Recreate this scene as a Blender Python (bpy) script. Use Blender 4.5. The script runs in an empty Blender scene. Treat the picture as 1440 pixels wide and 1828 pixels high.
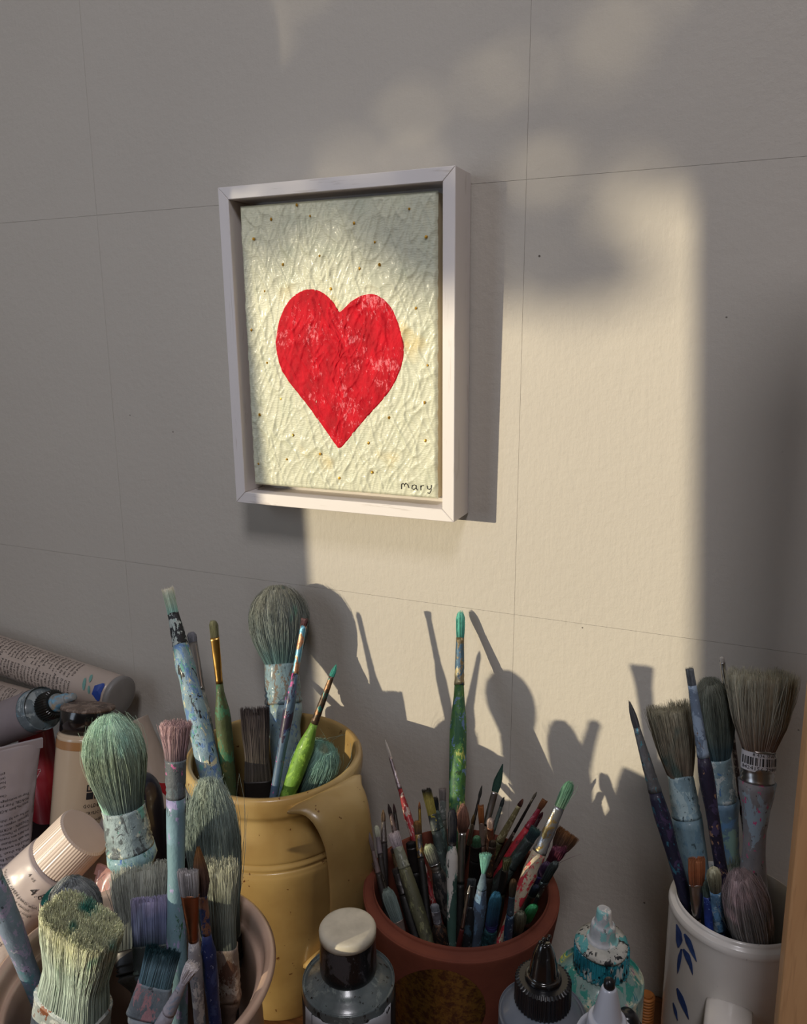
import bpy, math, random
import numpy as np
from mathutils import Matrix, Vector

# ---------------------------------------------------------------- camera
ZO = 1.2                       # camera height above the floor, desk top at 0.75
F = 1411.0                     # focal length in pixels of a 1440 x 1828 frame
AX = np.array([0.9171858, 0.08260197, -0.38980396])
AD = np.array([0.00376474, 0.97643664, 0.21577144])
AY = np.array([0.39844202, -0.19937002, 0.89526284])
M3 = np.stack([AX, AY, -AD], 1)
CAM = np.array([0.0, -0.5, ZO])
TOP = ZO - 0.45                # desk top

scene = bpy.context.scene
COL = scene.collection
cd = bpy.data.cameras.new('camera'); cam = bpy.data.objects.new('camera', cd); COL.objects.link(cam)
cd.sensor_fit = 'HORIZONTAL'; cd.sensor_width = 36; cd.lens = F / 1440 * 36
cd.clip_start = 0.01
cam.matrix_world = Matrix(((M3[0, 0], -M3[1, 0], -M3[2, 0], CAM[0]), (M3[0, 1], -M3[1, 1], -M3[2, 1], CAM[1]),
                           (M3[0, 2], -M3[1, 2], -M3[2, 2], CAM[2]), (0, 0, 0, 1)))
scene.camera = cam

# ---------------------------------------------------------------- light
SUN = Vector((0.70, 1.0, -0.17)).normalized()
scene.view_settings.view_transform = 'Standard'
scene.view_settings.look = 'None'
scene.view_settings.exposure = 0.0
scene.view_settings.gamma = 1.0
w = bpy.data.worlds.new('world'); scene.world = w; w.use_nodes = True
w.node_tree.nodes['Background'].inputs[0].default_value = (0.95, 0.76, 0.60, 1)
w.node_tree.nodes['Background'].inputs[1].default_value = 0.045
sl = bpy.data.lights.new('sun', 'SUN'); so = bpy.data.objects.new('sun', sl); COL.objects.link(so)
sl.energy = 3.6; sl.color = (1.0, 0.87, 0.62); sl.angle = math.radians(0.6)
so.location = (-3, -4, 3)
so.rotation_euler = SUN.to_track_quat('-Z', 'Y').to_euler()

def area(name, loc, target, size, energy, color):
    l = bpy.data.lights.new(name, 'AREA'); o = bpy.data.objects.new(name, l); COL.objects.link(o)
    l.shape = 'RECTANGLE'; l.size, l.size_y = size; l.energy = energy; l.color = color
    o.location = loc
    o.rotation_euler = (Vector(target) - Vector(loc)).to_track_quat('-Z', 'Y').to_euler()
    return o
area('skylight', (0.22, -1.15, ZO + 1.25), (0.05, 0, ZO - 0.1), (0.36, 0.36), 10.5, (0.96, 0.93, 0.98))
area('window_daylight', (-0.76, -0.92, ZO + 0.10), (0.1, 0, ZO - 0.15), (0.34, 0.7), 1.9, (0.70, 0.82, 1.0))
area('warm_left_fill', (-1.0, -0.42, ZO + 0.35), (-0.3, -0.1, ZO - 0.35), (0.10, 0.10), 0.9, (1.0, 0.66, 0.38))  # added warm light for the tubes and lower left wall, source unseen

# ---------------------------------------------------------------- geometry helpers
def at(px, py, y):
    r = M3.T @ np.array([px - 720, py - 914, F]); return CAM + r * ((y - CAM[1]) / r[1])
def proj(p):
    c = M3 @ (np.asarray(p) - CAM); return np.array([720 + F * c[0] / c[2], 914 + F * c[1] / c[2]])
def mpp(p):
    return float((M3 @ (np.asarray(p) - CAM))[2]) / F
def unit(v):
    v = np.asarray(v, float); return v / np.linalg.norm(v)

def lin(h):
    h = h.lstrip('#'); c = [int(h[i:i + 2], 16) / 255 for i in (0, 2, 4)]
    return tuple(x / 12.92 if x <= 0.04045 else ((x + 0.055) / 1.055) ** 2.4 for x in c) + (1,)

def mesh(name, V, Fc, mat, parent=None, attrs=None, smooth=True, matidx=None, mats=None):
    me = bpy.data.meshes.new(name)
    V = np.asarray(V, float)
    if isinstance(Fc, np.ndarray):
        n, k = Fc.shape
        me.vertices.add(len(V)); me.vertices.foreach_set('co', V.ravel())
        me.loops.add(n * k); me.loops.foreach_set('vertex_index', Fc.ravel().astype(np.int32))
        me.polygons.add(n); me.polygons.foreach_set('loop_start', np.arange(0, n * k, k, dtype=np.int32))
        me.update(calc_edges=True)
    else:
        me.from_pydata([tuple(v) for v in V], [], [tuple(int(i) for i in f) for f in Fc])
    for m in (mats or [mat]): me.materials.append(m)
    if matidx is not None: me.polygons.foreach_set('material_index', np.asarray(matidx, np.int32))
    if attrs:
        for k2, a in attrs.items():
            at_ = me.attributes.new(k2, 'FLOAT', 'POINT'); at_.data.foreach_set('value', np.asarray(a, np.float32))
    me.polygons.foreach_set('use_smooth', np.full(len(me.polygons), bool(smooth)))
    me.update(); me.validate()
    o = bpy.data.objects.new(name, me); COL.objects.link(o)
    if parent is not None: o.parent = parent
    return o

def thing(name, label, cat, loc=(0, 0, 0), rot=None, group=None):
    o = bpy.data.objects.new(name, None); COL.objects.link(o); o.empty_display_size = 0.01
    m = Matrix.Translation(Vector([float(x) for x in loc]))
    if rot is not None: m = m @ rot
    o.matrix_world = m
    o['label'] = label; o['category'] = cat
    if group: o['group'] = group
    return o

class MB:
    def __init__(s): s.v = []; s.f = []
    def add(s, V, Fc):
        b = len(s.v); s.v.extend([tuple(x) for x in V]); s.f.extend([tuple(i + b for i in f) for f in Fc])
    def box(s, x0, x1, y0, y1, z0, z1, bev=0.0):
        if bev <= 0:
            V = [(x, y, z) for z in (z0, z1) for y in (y0, y1) for x in (x0, x1)]
            s.add(V, [(0, 2, 3, 1), (4, 5, 7, 6), (0, 1, 5, 4), (2, 6, 7, 3), (0, 4, 6, 2), (1, 3, 7, 5)]); return
        import bmesh
        bm = bmesh.new(); bmesh.ops.create_cube(bm, size=1)
        for v in bm.verts:
            v.co = Vector(((x0 + x1) / 2 + v.co.x * (x1 - x0), (y0 + y1) / 2 + v.co.y * (y1 - y0), (z0 + z1) / 2 + v.co.z * (z1 - z0)))
        bmesh.ops.bevel(bm, geom=bm.edges[:], offset=bev, segments=2, affect='EDGES', profile=0.5)
        bm.verts.index_update()
        s.add([v.co[:] for v in bm.verts], [[v.index for v in f.verts] for f in bm.faces]); bm.free()
    def obj(s, name, mat, parent=None, smooth=False):
        return mesh(name, s.v, s.f, mat, parent, smooth=smooth)

def loft(st, seg=24, caps=True, lump=0.0, rnd=None, power=2.0, fn=None):
    """stations (z, rx, ry, [cx, cy]); returns verts, faces. Rings along local z."""
    V = []; Fc = []
    a = np.arange(seg) * 2 * math.pi / seg
    c, s_ = np.cos(a), np.sin(a)
    e = 2.0 / power
    ca = np.sign(c) * np.abs(c) ** e; sa = np.sign(s_) * np.abs(s_) ** e
    for st_ in st:
        z, rx, ry = st_[:3]; cx, cy = (st_[3], st_[4]) if len(st_) > 4 else (0, 0)
        k = 1.0
        if lump and rnd is not None: k = 1 + lump * (rnd.random(seg) - 0.5)
        V.append(np.stack([cx + rx * ca * k, cy + ry * sa * k, np.full(seg, z)], 1))
    V = np.concatenate(V); n = len(st)
    i = np.arange(seg); j = (i + 1) % seg
    for r in range(n - 1):
        Fc.extend(zip(r * seg + i, r * seg + j, (r + 1) * seg + j, (r + 1) * seg + i))
    if caps:
        Fc.append(tuple(range(seg - 1, -1, -1))); Fc.append(tuple((n - 1) * seg + k2 for k2 in range(seg)))
    return V, Fc

def smoothprof(pts, per=6):
    """Catmull-Rom through (r, z) points"""
    P = [np.array(p, float) for p in pts]; P = [2 * P[0] - P[1]] + P + [2 * P[-1] - P[-2]]
    out = []
    for i in range(1, len(P) - 2):
        for k in range(per):
            t = k / per
            out.append(0.5 * ((2 * P[i]) + (-P[i - 1] + P[i + 1]) * t + (2 * P[i - 1] - 5 * P[i] + 4 * P[i + 1] - P[i + 2]) * t * t + (-P[i - 1] + 3 * P[i] - 3 * P[i + 1] + P[i + 2]) * t ** 3))
    out.append(P[-2]); return [tuple(p) for p in out]

def lathe(prof, seg=64, closed=False, wob=0.0, rs=None):
    """profile (r, z), revolved; open ends get caps when r > 0 unless closed"""
    V = []; Fc = []; a = np.arange(seg) * 2 * math.pi / seg
    ph = rs.random(4) * 6.28 if rs is not None else np.zeros(4)
    for k, (r, z) in enumerate(prof):
        rr = r * (1 + wob * (np.sin(2 * a + ph[0] + z * 20) + 0.5 * np.sin(3 * a + ph[1] + z * 31)))
        V.append(np.stack([rr * np.cos(a), rr * np.sin(a), np.full(seg, z)], 1))
    n = len(prof); i = np.arange(seg); j = (i + 1) % seg
    rows = [(r, (r + 1)) for r in range(n - 1)] + ([(n - 1, 0)] if closed else [])
    for r, q in rows:
        Fc.extend(zip(r * seg + i, r * seg + j, q * seg + j, q * seg + i))
    if not closed:
        Fc.append(tuple(range(seg - 1, -1, -1))); Fc.append(tuple((n - 1) * seg + k2 for k2 in range(seg)))
    return np.concatenate(V), [tuple(int(x) for x in f) for f in Fc]

def tube(path, rad, seg=8, flat=None):
    """sweep a round (or flat: (normal-direction, ratio)) section along 3-D points"""
    P = np.array(path, float); n = len(P); T = np.gradient(P, axis=0); T /= np.linalg.norm(T, axis=1)[:, None]
    R = np.broadcast_to(np.asarray(rad, float), (n,)) if np.ndim(rad) < 2 else None
    up = np.array([0, 0, 1.0]) if abs(T[0][2]) < 0.9 else np.array([1.0, 0, 0])
    V = []; a = np.arange(seg) * 2 * math.pi / seg
    N = None
    for k in range(n):
        if flat is not None:
            N = np.asarray(flat, float) - T[k] * np.dot(flat, T[k]); N /= np.linalg.norm(N)
        elif N is None:
            N = np.cross(T[k], up); N /= np.linalg.norm(N)
        else:
            N = N - T[k] * (N @ T[k]); N /= np.linalg.norm(N)
        B = np.cross(T[k], N)
        ra, rb = (rad[k] if R is None else (R[k], R[k]))
        V.append(P[k] + np.outer(np.cos(a) * ra, N) + np.outer(np.sin(a) * rb, B))
    Fc = []
    for r in range(n - 1):
        for i in range(seg):
            j = (i + 1) % seg; Fc.append((r * seg + i, r * seg + j, (r + 1) * seg + j, (r + 1) * seg + i))
    Fc.append(tuple(range(seg - 1, -1, -1))); Fc.append(tuple((n - 1) * seg + k for k in range(seg)))
    return np.concatenate(V), Fc

_h = np.random.RandomState(7).rand(512, 512)
def vnoise(x, y):
    x = np.asarray(x, float); y = np.asarray(y, float)
    xi = np.floor(x).astype(int); yi = np.floor(y).astype(int); fx = x - xi; fy = y - yi
    fx = fx * fx * (3 - 2 * fx); fy = fy * fy * (3 - 2 * fy)
    g = lambda a, b: _h[a % 512, b % 512]
    return (g(xi, yi) * (1 - fx) + g(xi + 1, yi) * fx) * (1 - fy) + (g(xi, yi + 1) * (1 - fx) + g(xi + 1, yi + 1) * fx) * fy

# ---------------------------------------------------------------- materials
class NT:
    def __init__(s, name, rough=0.6, metal=0.0, coat=0.0, trans=0.0, ior=1.45, sheen=0.0, spec=None):
        s.m = bpy.data.materials.new(name); s.m.use_nodes = True; s.t = s.m.node_tree; s.n = s.t.nodes
        s.b = s.n['Principled BSDF']; I = s.b.inputs
        I['Roughness'].default_value = rough; I['Metallic'].default_value = metal
        I['Coat Weight'].default_value = coat; I['Coat Roughness'].default_value = 0.15
        I['Transmission Weight'].default_value = trans; I['IOR'].default_value = ior
        if spec is not None: I['Specular IOR Level'].default_value = spec
    def node(s, t, **k):
        x = s.n.new(t)
        for a, b in k.items(): setattr(x, a, b)
        return x
    def link(s, a, b): s.t.links.new(a, b)
    def coord(s, seed=0.0, scale=(1, 1, 1)):
        tc = s.node('ShaderNodeTexCoord'); mp = s.node('ShaderNodeMapping')
        mp.inputs['Location'].default_value = (seed * 1.37, seed * 0.71, seed * 2.11)
        mp.inputs['Scale'].default_value = scale
        s.link(tc.outputs['Object'], mp.inputs['Vector']); return mp.outputs['Vector']
    def noise(s, vec, scale, detail=3, rough=0.55, dist=0.0):
        x = s.node('ShaderNodeTexNoise'); x.inputs['Scale'].default_value = scale; x.inputs['Detail'].default_value = detail
        x.inputs['Roughness'].default_value = rough; x.inputs['Distortion'].default_value = dist
        s.link(vec, x.inputs['Vector']); return x.outputs['Fac']
    def ramp(s, fac, lo, hi):
        x = s.node('ShaderNodeMapRange'); x.inputs['From Min'].default_value = lo; x.inputs['From Max'].default_value = hi
        s.link(fac, x.inputs['Value']); return x.outputs['Result']
    def mix(s, fac, a, b):
        x = s.node('ShaderNodeMix', data_type='RGBA')
        for sock, v in ((x.inputs[6], a), (x.inputs[7], b)):
            if isinstance(v, (tuple, list)): sock.default_value = v
            else: s.link(v, sock)
        if isinstance(fac, (int, float)): x.inputs[0].default_value = fac
        else: s.link(fac, x.inputs[0])
        return x.outputs[2]
    def bump(s, h, strength=0.3, dist=0.001):
        x = s.node('ShaderNodeBump'); x.inputs['Strength'].default_value = strength; x.inputs['Distance'].default_value = dist
        s.link(h, x.inputs['Height']); s.link(x.outputs['Normal'], s.b.inputs['Normal']); return x
    def base(s, c):
        if isinstance(c, (tuple, list)): s.b.inputs['Base Color'].default_value = c
        else: s.link(c, s.b.inputs['Base Color'])

_seed = [0.0]
def paint(name, base, spots=(), scale=90, rough=0.55, metal=0.0, coat=0.1, stretch=(1, 1, 0.6), bump=0.5, width=0.02):
    """a surface with dried patches of other paint colours; spots: (hex, threshold[, scale factor])"""
    _seed[0] += 3.3
    n = NT(name, rough, metal, coat); v = n.coord(_seed[0], stretch)
    g = n.noise(v, scale * 0.9, 4, 0.65)
    c = n.mix(n.ramp(g, 0.3, 0.7), tuple(min(1, x * 1.18) for x in lin(base)[:3]) + (1,), tuple(x * 0.55 for x in lin(base)[:3]) + (1,))
    for k, sp in enumerate(spots):
        v2 = n.coord(_seed[0] + 5.1 * (k + 1), stretch)
        f = n.noise(v2, scale * (2.1 if k % 2 == 0 else 1.3), 6, 0.66, 0.5)
        c = n.mix(n.ramp(f, sp[1] - 0.015, sp[1] - 0.015 + width), c, lin(sp[0]))
    if spots:
        f = n.noise(n.coord(_seed[0] + 33, stretch), scale * 5, 3, 0.6)
        c = n.mix(n.ramp(f, 0.63, 0.66), c, lin(spots[0][0])); f = n.noise(n.coord(_seed[0] + 47, stretch), scale * 4, 3, 0.6)
        c = n.mix(n.ramp(f, 0.66, 0.69), c, tuple(x * 0.3 for x in lin(base)[:3]) + (1,))
    n.base(c); n.bump(n.noise(v, scale * 3.2, 5, 0.7), bump, 0.0012)
    return n.m

_plain = {}
def plain(hexc, rough=0.5, metal=0.0, coat=0.0, var=0.12, scale=60, bump=0.1, name=None):
    key = (hexc, rough, metal, coat)
    if key in _plain: return _plain[key]
    n = NT(name or ('surface_' + hexc.strip('#')), rough, metal, coat); v = n.coord(1.0)
    f = n.noise(v, scale, 3)
    n.base(n.mix(n.ramp(f, 0.3, 0.7), lin(hexc), tuple(x * (1 - var) for x in lin(hexc)[:3]) + (1,)))
    if bump: n.bump(f, bump, 0.0005)
    _plain[key] = n.m; return n.m

_hair = {}
def soften(h, k=0.22):
    c = [int(h.strip('#')[i:i + 2], 16) for i in (0, 2, 4)]; g = sum(c) / 3
    return '#%02x%02x%02x' % tuple(int(x + (g - x) * k) for x in c)
def hairmat(root, mid, tip, patch=None, pthr=0.55, pscale=70):
    root, mid, tip = soften(root), soften(mid), soften(tip); patch = soften(patch) if patch else None
    key = (root, mid, tip, patch, pthr)
    if key in _hair: return _hair[key]
    n = NT('bristle_' + tip.strip('#'), 0.6, 0.0, 0.0, spec=0.25)
    a = n.node('ShaderNodeAttribute', attribute_name='t'); r = n.node('ShaderNodeAttribute', attribute_name='r')
    v = n.coord(2.0)
    nz = n.noise(v, pscale, 2)
    add = n.node('ShaderNodeMath', operation='MULTIPLY_ADD'); n.link(nz, add.inputs[0]); add.inputs[1].default_value = 0.5
    n.link(a.outputs['Fac'], add.inputs[2])
    c = n.mix(n.ramp(add.outputs[0], 0.25, 0.7), lin(root), lin(mid))
    c = n.mix(n.ramp(add.outputs[0], 0.8, 1.2), c, lin(tip))
    if patch:
        v2 = n.coord(9.0, (1, 1, 0.5)); c = n.mix(n.ramp(n.noise(v2, pscale * 0.9, 2), pthr, pthr + 0.08), c, lin(patch))
    sc = n.node('ShaderNodeMapRange'); sc.inputs['To Min'].default_value = 0.45; sc.inputs['To Max'].default_value = 2.3
    n.link(r.outputs['Fac'], sc.inputs['Value'])
    mu = n.node('ShaderNodeVectorMath', operation='SCALE'); n.link(c, mu.inputs[0]); n.link(sc.outputs[0], mu.inputs['Scale'])
    n.base(mu.outputs[0])
    _hair[key] = n.m; return n.m
# ---------------------------------------------------------------- the setting
def wallmat():
    n = NT('wall_paint', 0.75, spec=0.3); v = n.coord(0.0)
    f = n.noise(v, 2.2, 3); c = n.mix(n.ramp(f, 0.35, 0.65), lin('#c3bdb3'), lin('#bab4ab'))
    pit = n.node('ShaderNodeTexVoronoi'); pit.inputs['Scale'].default_value = 42; n.link(v, pit.inputs['Vector'])
    pf = n.ramp(pit.outputs['Distance'], 0.018, 0.036)
    gate = n.ramp(n.noise(v, 9, 1), 0.56, 0.58)
    inv = n.node('ShaderNodeMath', operation='SUBTRACT'); inv.inputs[0].default_value = 1.0; n.link(pf, inv.inputs[1])
    pg = n.node('ShaderNodeMath', operation='MULTIPLY'); n.link(inv.outputs[0], pg.inputs[0]); n.link(gate, pg.inputs[1])
    c = n.mix(pg.outputs[0], c, lin('#5f5750'))
    n.base(c)
    v2 = n.coord(0.0, (1, 1, 0.16)); brush = n.noise(v2, 420, 3); lumps = n.noise(v, 150, 5, 0.68)
    m1 = n.node('ShaderNodeMath', operation='MULTIPLY_ADD'); n.link(brush, m1.inputs[0]); m1.inputs[1].default_value = 0.35; n.link(lumps, m1.inputs[2])
    m2 = n.node('ShaderNodeMath', operation='SUBTRACT'); n.link(m1.outputs[0], m2.inputs[0]); n.link(pg.outputs[0], m2.inputs[1])
    n.bump(m2.outputs[0], 0.5, 0.0011); return n.m
WALL = wallmat()
def struct(o): o['kind'] = 'structure'; return o
b = MB(); b.box(-0.95, 1.4, 0.0006, 0.12, 0, 2.7); wall = struct(b.obj('wall_back', WALL))
gx = [-0.95, at(232, 1100, 0)[0], at(941, 260, 0)[0], 1.4]
gz = [0.0, (at(300, 1012, 0)[2] + at(1250, 1143, 0)[2]) / 2, (at(160, 383, 0)[2] + at(1200, 302, 0)[2]) / 2, 2.7]
g = 0.00009
for i in range(3):
    for k in range(3):
        b = MB(); b.box(gx[i] + g, gx[i + 1] - g, 0.0, 0.0006, gz[k] + g, gz[k + 1] - g); b.obj('panel', WALL, wall)
# side wall with the tall window the sun comes through
WX = -0.80
yA = -(WX - (-0.297)) / -0.70; yA = -(abs(WX) - 0.297) / 0.70; yB = -(abs(WX) - 0.020) / 0.70
wz0, wz1 = TOP + 0.03, 2.35
b = MB()
b.box(WX - 0.15, WX, yA, 0.0, 0, 2.7); b.box(WX - 0.15, WX, -2.6, yB, 0, 2.7)
b.box(WX - 0.15, WX, yB, yA, 0, wz0); b.box(WX - 0.15, WX, yB, yA, wz1, 2.7)
# splayed reveal: the openings widen outward so that the inner edges cut the light
wl = struct(b.obj('wall_left', WALL))
# widen the outer side of the reveal
for v in wl.data.vertices:
    if abs(v.co.x - (WX - 0.15)) < 1e-6 and wz0 - 0.01 < v.co.z < wz1 + 0.01 or abs(v.co.x - (WX - 0.15)) < 1e-6:
        if abs(v.co.y - yA) < 1e-6: v.co.y = yA + 0.03
        if abs(v.co.y - yB) < 1e-6: v.co.y = yB - 0.32
for v in wl.data.vertices:
    if v.co.y < -0.3 and v.co.y > -2.5: v.co.y += (0.055 if v.co.y > (yA + yB) / 2 else 0.10) * (v.co.z - ZO)
b = MB(); b.box(-1.2, 2.0, -3.0, 0.12, -0.05, 0.0); struct(b.obj('floor', plain('#6b5647', 0.6)))
WOOD_D = None
def woodmat(name, c1, c2, rough=0.5, scale=(14, 14, 1.2), sc=9, bump=0.15):
    n = NT(name, rough, coat=0.05); v = n.coord(3.0, scale)
    f = n.noise(v, sc, 4, 0.6, 1.5); f2 = n.noise(v, sc * 6, 2)
    c = n.mix(n.ramp(f, 0.3, 0.7), lin(c1), lin(c2)); c = n.mix(n.ramp(f2, 0.55, 0.8), c, tuple(x * 0.8 for x in lin(c2)[:3]) + (1,))
    n.base(c); n.bump(f, bump, 0.0005); return n.m
DESKM = woodmat('desk_wood', '#7c5030', '#58381f', 0.45, (1.2, 14, 14))
desk = thing('desk', 'dark brown wooden desk top under the pots and bottles', 'desk', (0, -0.3, 0))
b = MB(); b.box(-0.795, 0.75, -0.35, 0.299, TOP - 0.03, TOP, 0.003); b.obj('desk_top', DESKM, desk)
for sx in (-0.76, 0.70):
    for sy in (-0.32, 0.24):
        b = MB(); b.box(sx, sx + 0.05, sy, sy + 0.05, 0.0, TOP - 0.03, 0.003); b.obj('leg', DESKM, desk)

# a leafy tree outside the window, whose shade dims the top of the sun patch
def tree():
    rs = np.random.RandomState(11); D = 4.0
    s = np.array(SUN)
    root = thing('tree', 'leafy tree outside the window at the left', 'tree', (-s[0] * D + 1.3, -s[1] * D - 1.6, 0))
    ro = np.array(root.location)
    V, Fc = tube([(0, 0, 0), (0.05, 0.02, 1.0), (0, 0, 2.2), (0.1, 0.05, 4.0)], [0.10, 0.08, 0.07, 0.03], 10)
    mesh('trunk', V, Fc, plain('#5a4a3a', 0.9), root)
    a = np.array([s[1], -s[0], 0]); a /= np.linalg.norm(a)       # across the light
    up = np.cross(a, s); up *= np.sign(up[2])
    cen = np.array([-0.16, 0, ZO]) - s * D
    V = []; Fc = []
    def leaf(p, sz):
        q = unit(rs.randn(3)); r = unit(np.cross(q, rs.randn(3)))
        b0 = len(V); V.extend([p - q * sz, p + r * sz * 0.45, p + q * sz, p - r * sz * 0.45]); Fc.append((b0, b0 + 1, b0 + 2, b0 + 3))
    fu = [-1.5, -0.30, -0.14, -0.02, 0.02, 0.055, 0.09, 0.125, 0.3, 1.5]
    fh = [0.06, 0.035, 0.024, 0.014, 0.018, 0.035, 0.080, 0.105, 0.14, 0.2]
    n_ = 0
    while n_ < 10000:
        u = rs.uniform(-0.75, 0.75); h = rs.rand() * 0.95
        if rs.rand() > 0.22 + h / 0.11: continue
        n_ += 1
        leaf(cen + a * u + up * (h + np.interp(u, fu, fh)) + s * rs.uniform(-0.5, 0.5), rs.uniform(0.022, 0.042))
    for i in range(700):
        leaf(cen + a * rs.uniform(-1.3, 1.3) + up * rs.uniform(0.9, 2.2) + s * rs.uniform(-0.5, 0.5), rs.uniform(0.04, 0.06))
    for i in range(60):
        leaf(cen + a * (0.035 + rs.randn() * 0.028) + up * (0.045 + rs.randn() * 0.012) + s * rs.uniform(-0.3, 0.3), rs.uniform(0.012, 0.025))
    V = np.array(V) - ro
    o = mesh('foliage', V, np.array(Fc), plain('#4f6b35', 0.7), root, smooth=False); o['kind'] = 'stuff'
tree()

# ---------------------------------------------------------------- picture
LEAN = math.radians(0.9)
fl = at(395, 337, -0.028); fr = at(845, 311, 0); fb = at(835, 916, 0)
FX0, FX1 = (fl[0] + at(422, 893, -0.028)[0]) / 2, (fr[0] + fb[0]) / 2
FZ0, FZ1 = fb[2], fr[2]
FW, FH, FD, FB = FX1 - FX0, FZ1 - FZ0, 0.028, 0.0082
PR = Matrix.Rotation(LEAN, 4, 'X')
pic = thing('framed_picture', 'small cream canvas with a red heart in a white box frame on the wall', 'picture', ((FX0 + FX1) / 2, -0.0006, FZ0), PR)
PM = Matrix.Translation(Vector(((FX0 + FX1) / 2, -0.0006, float(FZ0)))) @ PR; PI_ = PM.inverted()
def loc_on(px, py, yl):
    o = PI_ @ Vector(CAM); p1 = PI_ @ Vector(at(px, py, 0)); d = p1 - o; t = (yl - o.y) / d.y; q = o + d * t; return q.x, q.z
n = NT('white_frame_paint', 0.45, coat=0.1); v = n.coord(4.0, (3, 3, 3)); vg = n.coord(4.0, (4, 20, 60))
f = n.noise(vg, 6, 4, 0.6, 0.5); n.base(n.mix(n.ramp(f, 0.60, 0.66), lin('#e2dcda'), lin('#d0c8c4'))); n.bump(f, 0.12, 0.0004)
FRM = n.m
n = NT('white_frame_paint_upright', 0.45, coat=0.1); vg = n.coord(4.0, (60, 20, 4)); f = n.noise(vg, 6, 4, 0.6, 0.5)
n.base(n.mix(n.ramp(f, 0.62, 0.68), lin('#e2dcda'), lin('#d4cdc9'))); n.bump(f, 0.12, 0.0004); FRM2 = n.m
hw = FW / 2
def rail(poly, y0, y1, mat):
    b = MB(); k = len(poly); b.add([(x, y0, z) for x, z in poly] + [(x, y1, z) for x, z in poly],
        [tuple(range(k - 1, -1, -1)), tuple(range(k, 2 * k))] + [(i, (i + 1) % k, k + (i + 1) % k, k + i) for i in range(k)])
    o = b.obj('frame_rail', mat, pic)
    import bmesh
    bm = bmesh.new(); bm.from_mesh(o.data); bmesh.ops.recalc_face_normals(bm, faces=bm.faces)
    bmesh.ops.bevel(bm, geom=bm.edges[:], offset=0.00035, segments=1, affect='EDGES'); bm.to_mesh(o.data); bm.free()
    return o
G = 0.00008
rail([(-hw + G, G), (hw - G, G), (hw - FB - G, FB), (-hw + FB + G, FB)], -FD, 0, FRM)
rail([(-hw + G, FH - G), (hw - G, FH - G), (hw - FB - G, FH - FB), (-hw + FB + G, FH - FB)], -FD, 0, FRM)
rail([(-hw, G * 2), (-hw + FB, FB + G * 2), (-hw + FB, FH - FB - G * 2), (-hw, FH - G * 2)], -FD, 0, FRM2)
rail([(hw, G * 2), (hw - FB, FB + G * 2), (hw - FB, FH - FB - G * 2), (hw, FH - G * 2)], -FD, 0, FRM2)
b = MB(); b.box(-hw + FB, hw - FB, -0.006, -0.002, FB, FH - FB); b.obj('backing_board', plain('#d2ccc6', 0.6), pic)
CY = -0.0225
cs = [loc_on(*q, CY) for q in ((429, 370), (782, 339), (452, 866), (779, 890))]
cx0 = (cs[0][0] + cs[2][0]) / 2; cx1 = (cs[1][0] + cs[3][0]) / 2; cz1 = (cs[0][1] + cs[1][1]) / 2; cz0 = (cs[2][1] + cs[3][1]) / 2
cx0 = max(cx0, -hw + FB + 0.003); cx1 = min(cx1, hw - FB - 0.003)
def wrinkle(x, z):
    x = np.asarray(x) * 1.0; z = np.asarray(z) * 1.0
    wx = x + 0.006 * (vnoise(x * 45 + 3, z * 45) - 0.5); wz = z + 0.01 * (vnoise(x * 40, z * 40 + 9) - 0.5)
    d = 0
    for (fx, fz, sh, am, p) in ((120, 26, 0.35, 0.0008, 9), (210, 40, -0.3, 0.0006, 7), (90, 26, 0.5, 0.0006, 10), (330, 120, 0.2, 0.00035, 3), (260, 50, -0.6, 0.0005, 8)):
        u = (wx + sh * wz) * fx; q = (wz - sh * wx) * fz
        r = 1 - np.abs(2 * vnoise(u + fx, q + 5) - 1); d = d + am * r ** p
    d = d + 0.0004 * vnoise(x * 500, z * 500) * vnoise(x * 60, z * 60 + 40)
    return d
NXc, NZc = 210, 290
xs = np.linspace(cx0, cx1, NXc); zs = np.linspace(cz0, cz1, NZc)
X_, Z_ = np.meshgrid(xs, zs)
edge = np.minimum(np.minimum(X_ - cx0, cx1 - X_), np.minimum(Z_ - cz0, cz1 - Z_))
Y_ = CY - wrinkle(X_, Z_) * np.clip(edge / 0.002, 0.2, 1) + 0.0012 * np.clip(1 - edge / 0.0012, 0, 1)
# a ragged paper edge
rag = 0.0006 * (vnoise(Z_ * 300, X_ * 0) - 0.5) * np.clip(1 - edge / 0.004, 0, 1)
V = np.stack([X_ + rag, Y_, Z_ + rag], -1).reshape(-1, 3)
ii, kk = np.meshgrid(np.arange(NXc - 1), np.arange(NZc - 1)); q = (kk * NXc + ii).ravel()
Fq = np.stack([q, q + 1, q + 1 + NXc, q + NXc], 1)
n = NT('canvas_paint', 0.5, coat=0.12); v = n.coord(0.0)
st = n.noise(n.coord(6.0), 17, 2); c = n.mix(n.ramp(st, 0.61, 0.68), lin('#cccdb6'), lin('#d2bf88'))
c = n.mix(n.ramp(n.noise(n.coord(2.0), 60, 3), 0.5, 0.8), c, lin('#c0c5ae'))
n.base(c)
w1 = n.node('ShaderNodeTexWave', bands_direction='Z'); w1.inputs['Scale'].default_value = 210; w1.inputs['Distortion'].default_value = 9; n.link(v, w1.inputs['Vector'])
w2 = n.noise(v, 900, 3); ad = n.node('ShaderNodeMath', operation='ADD'); n.link(w1.outputs['Fac'], ad.inputs[0]); n.link(w2, ad.inputs[1])
n.bump(ad.outputs[0], 0.22, 0.0003); CANV = n.m
canvas = mesh('canvas', V, Fq, CANV, pic)
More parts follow.
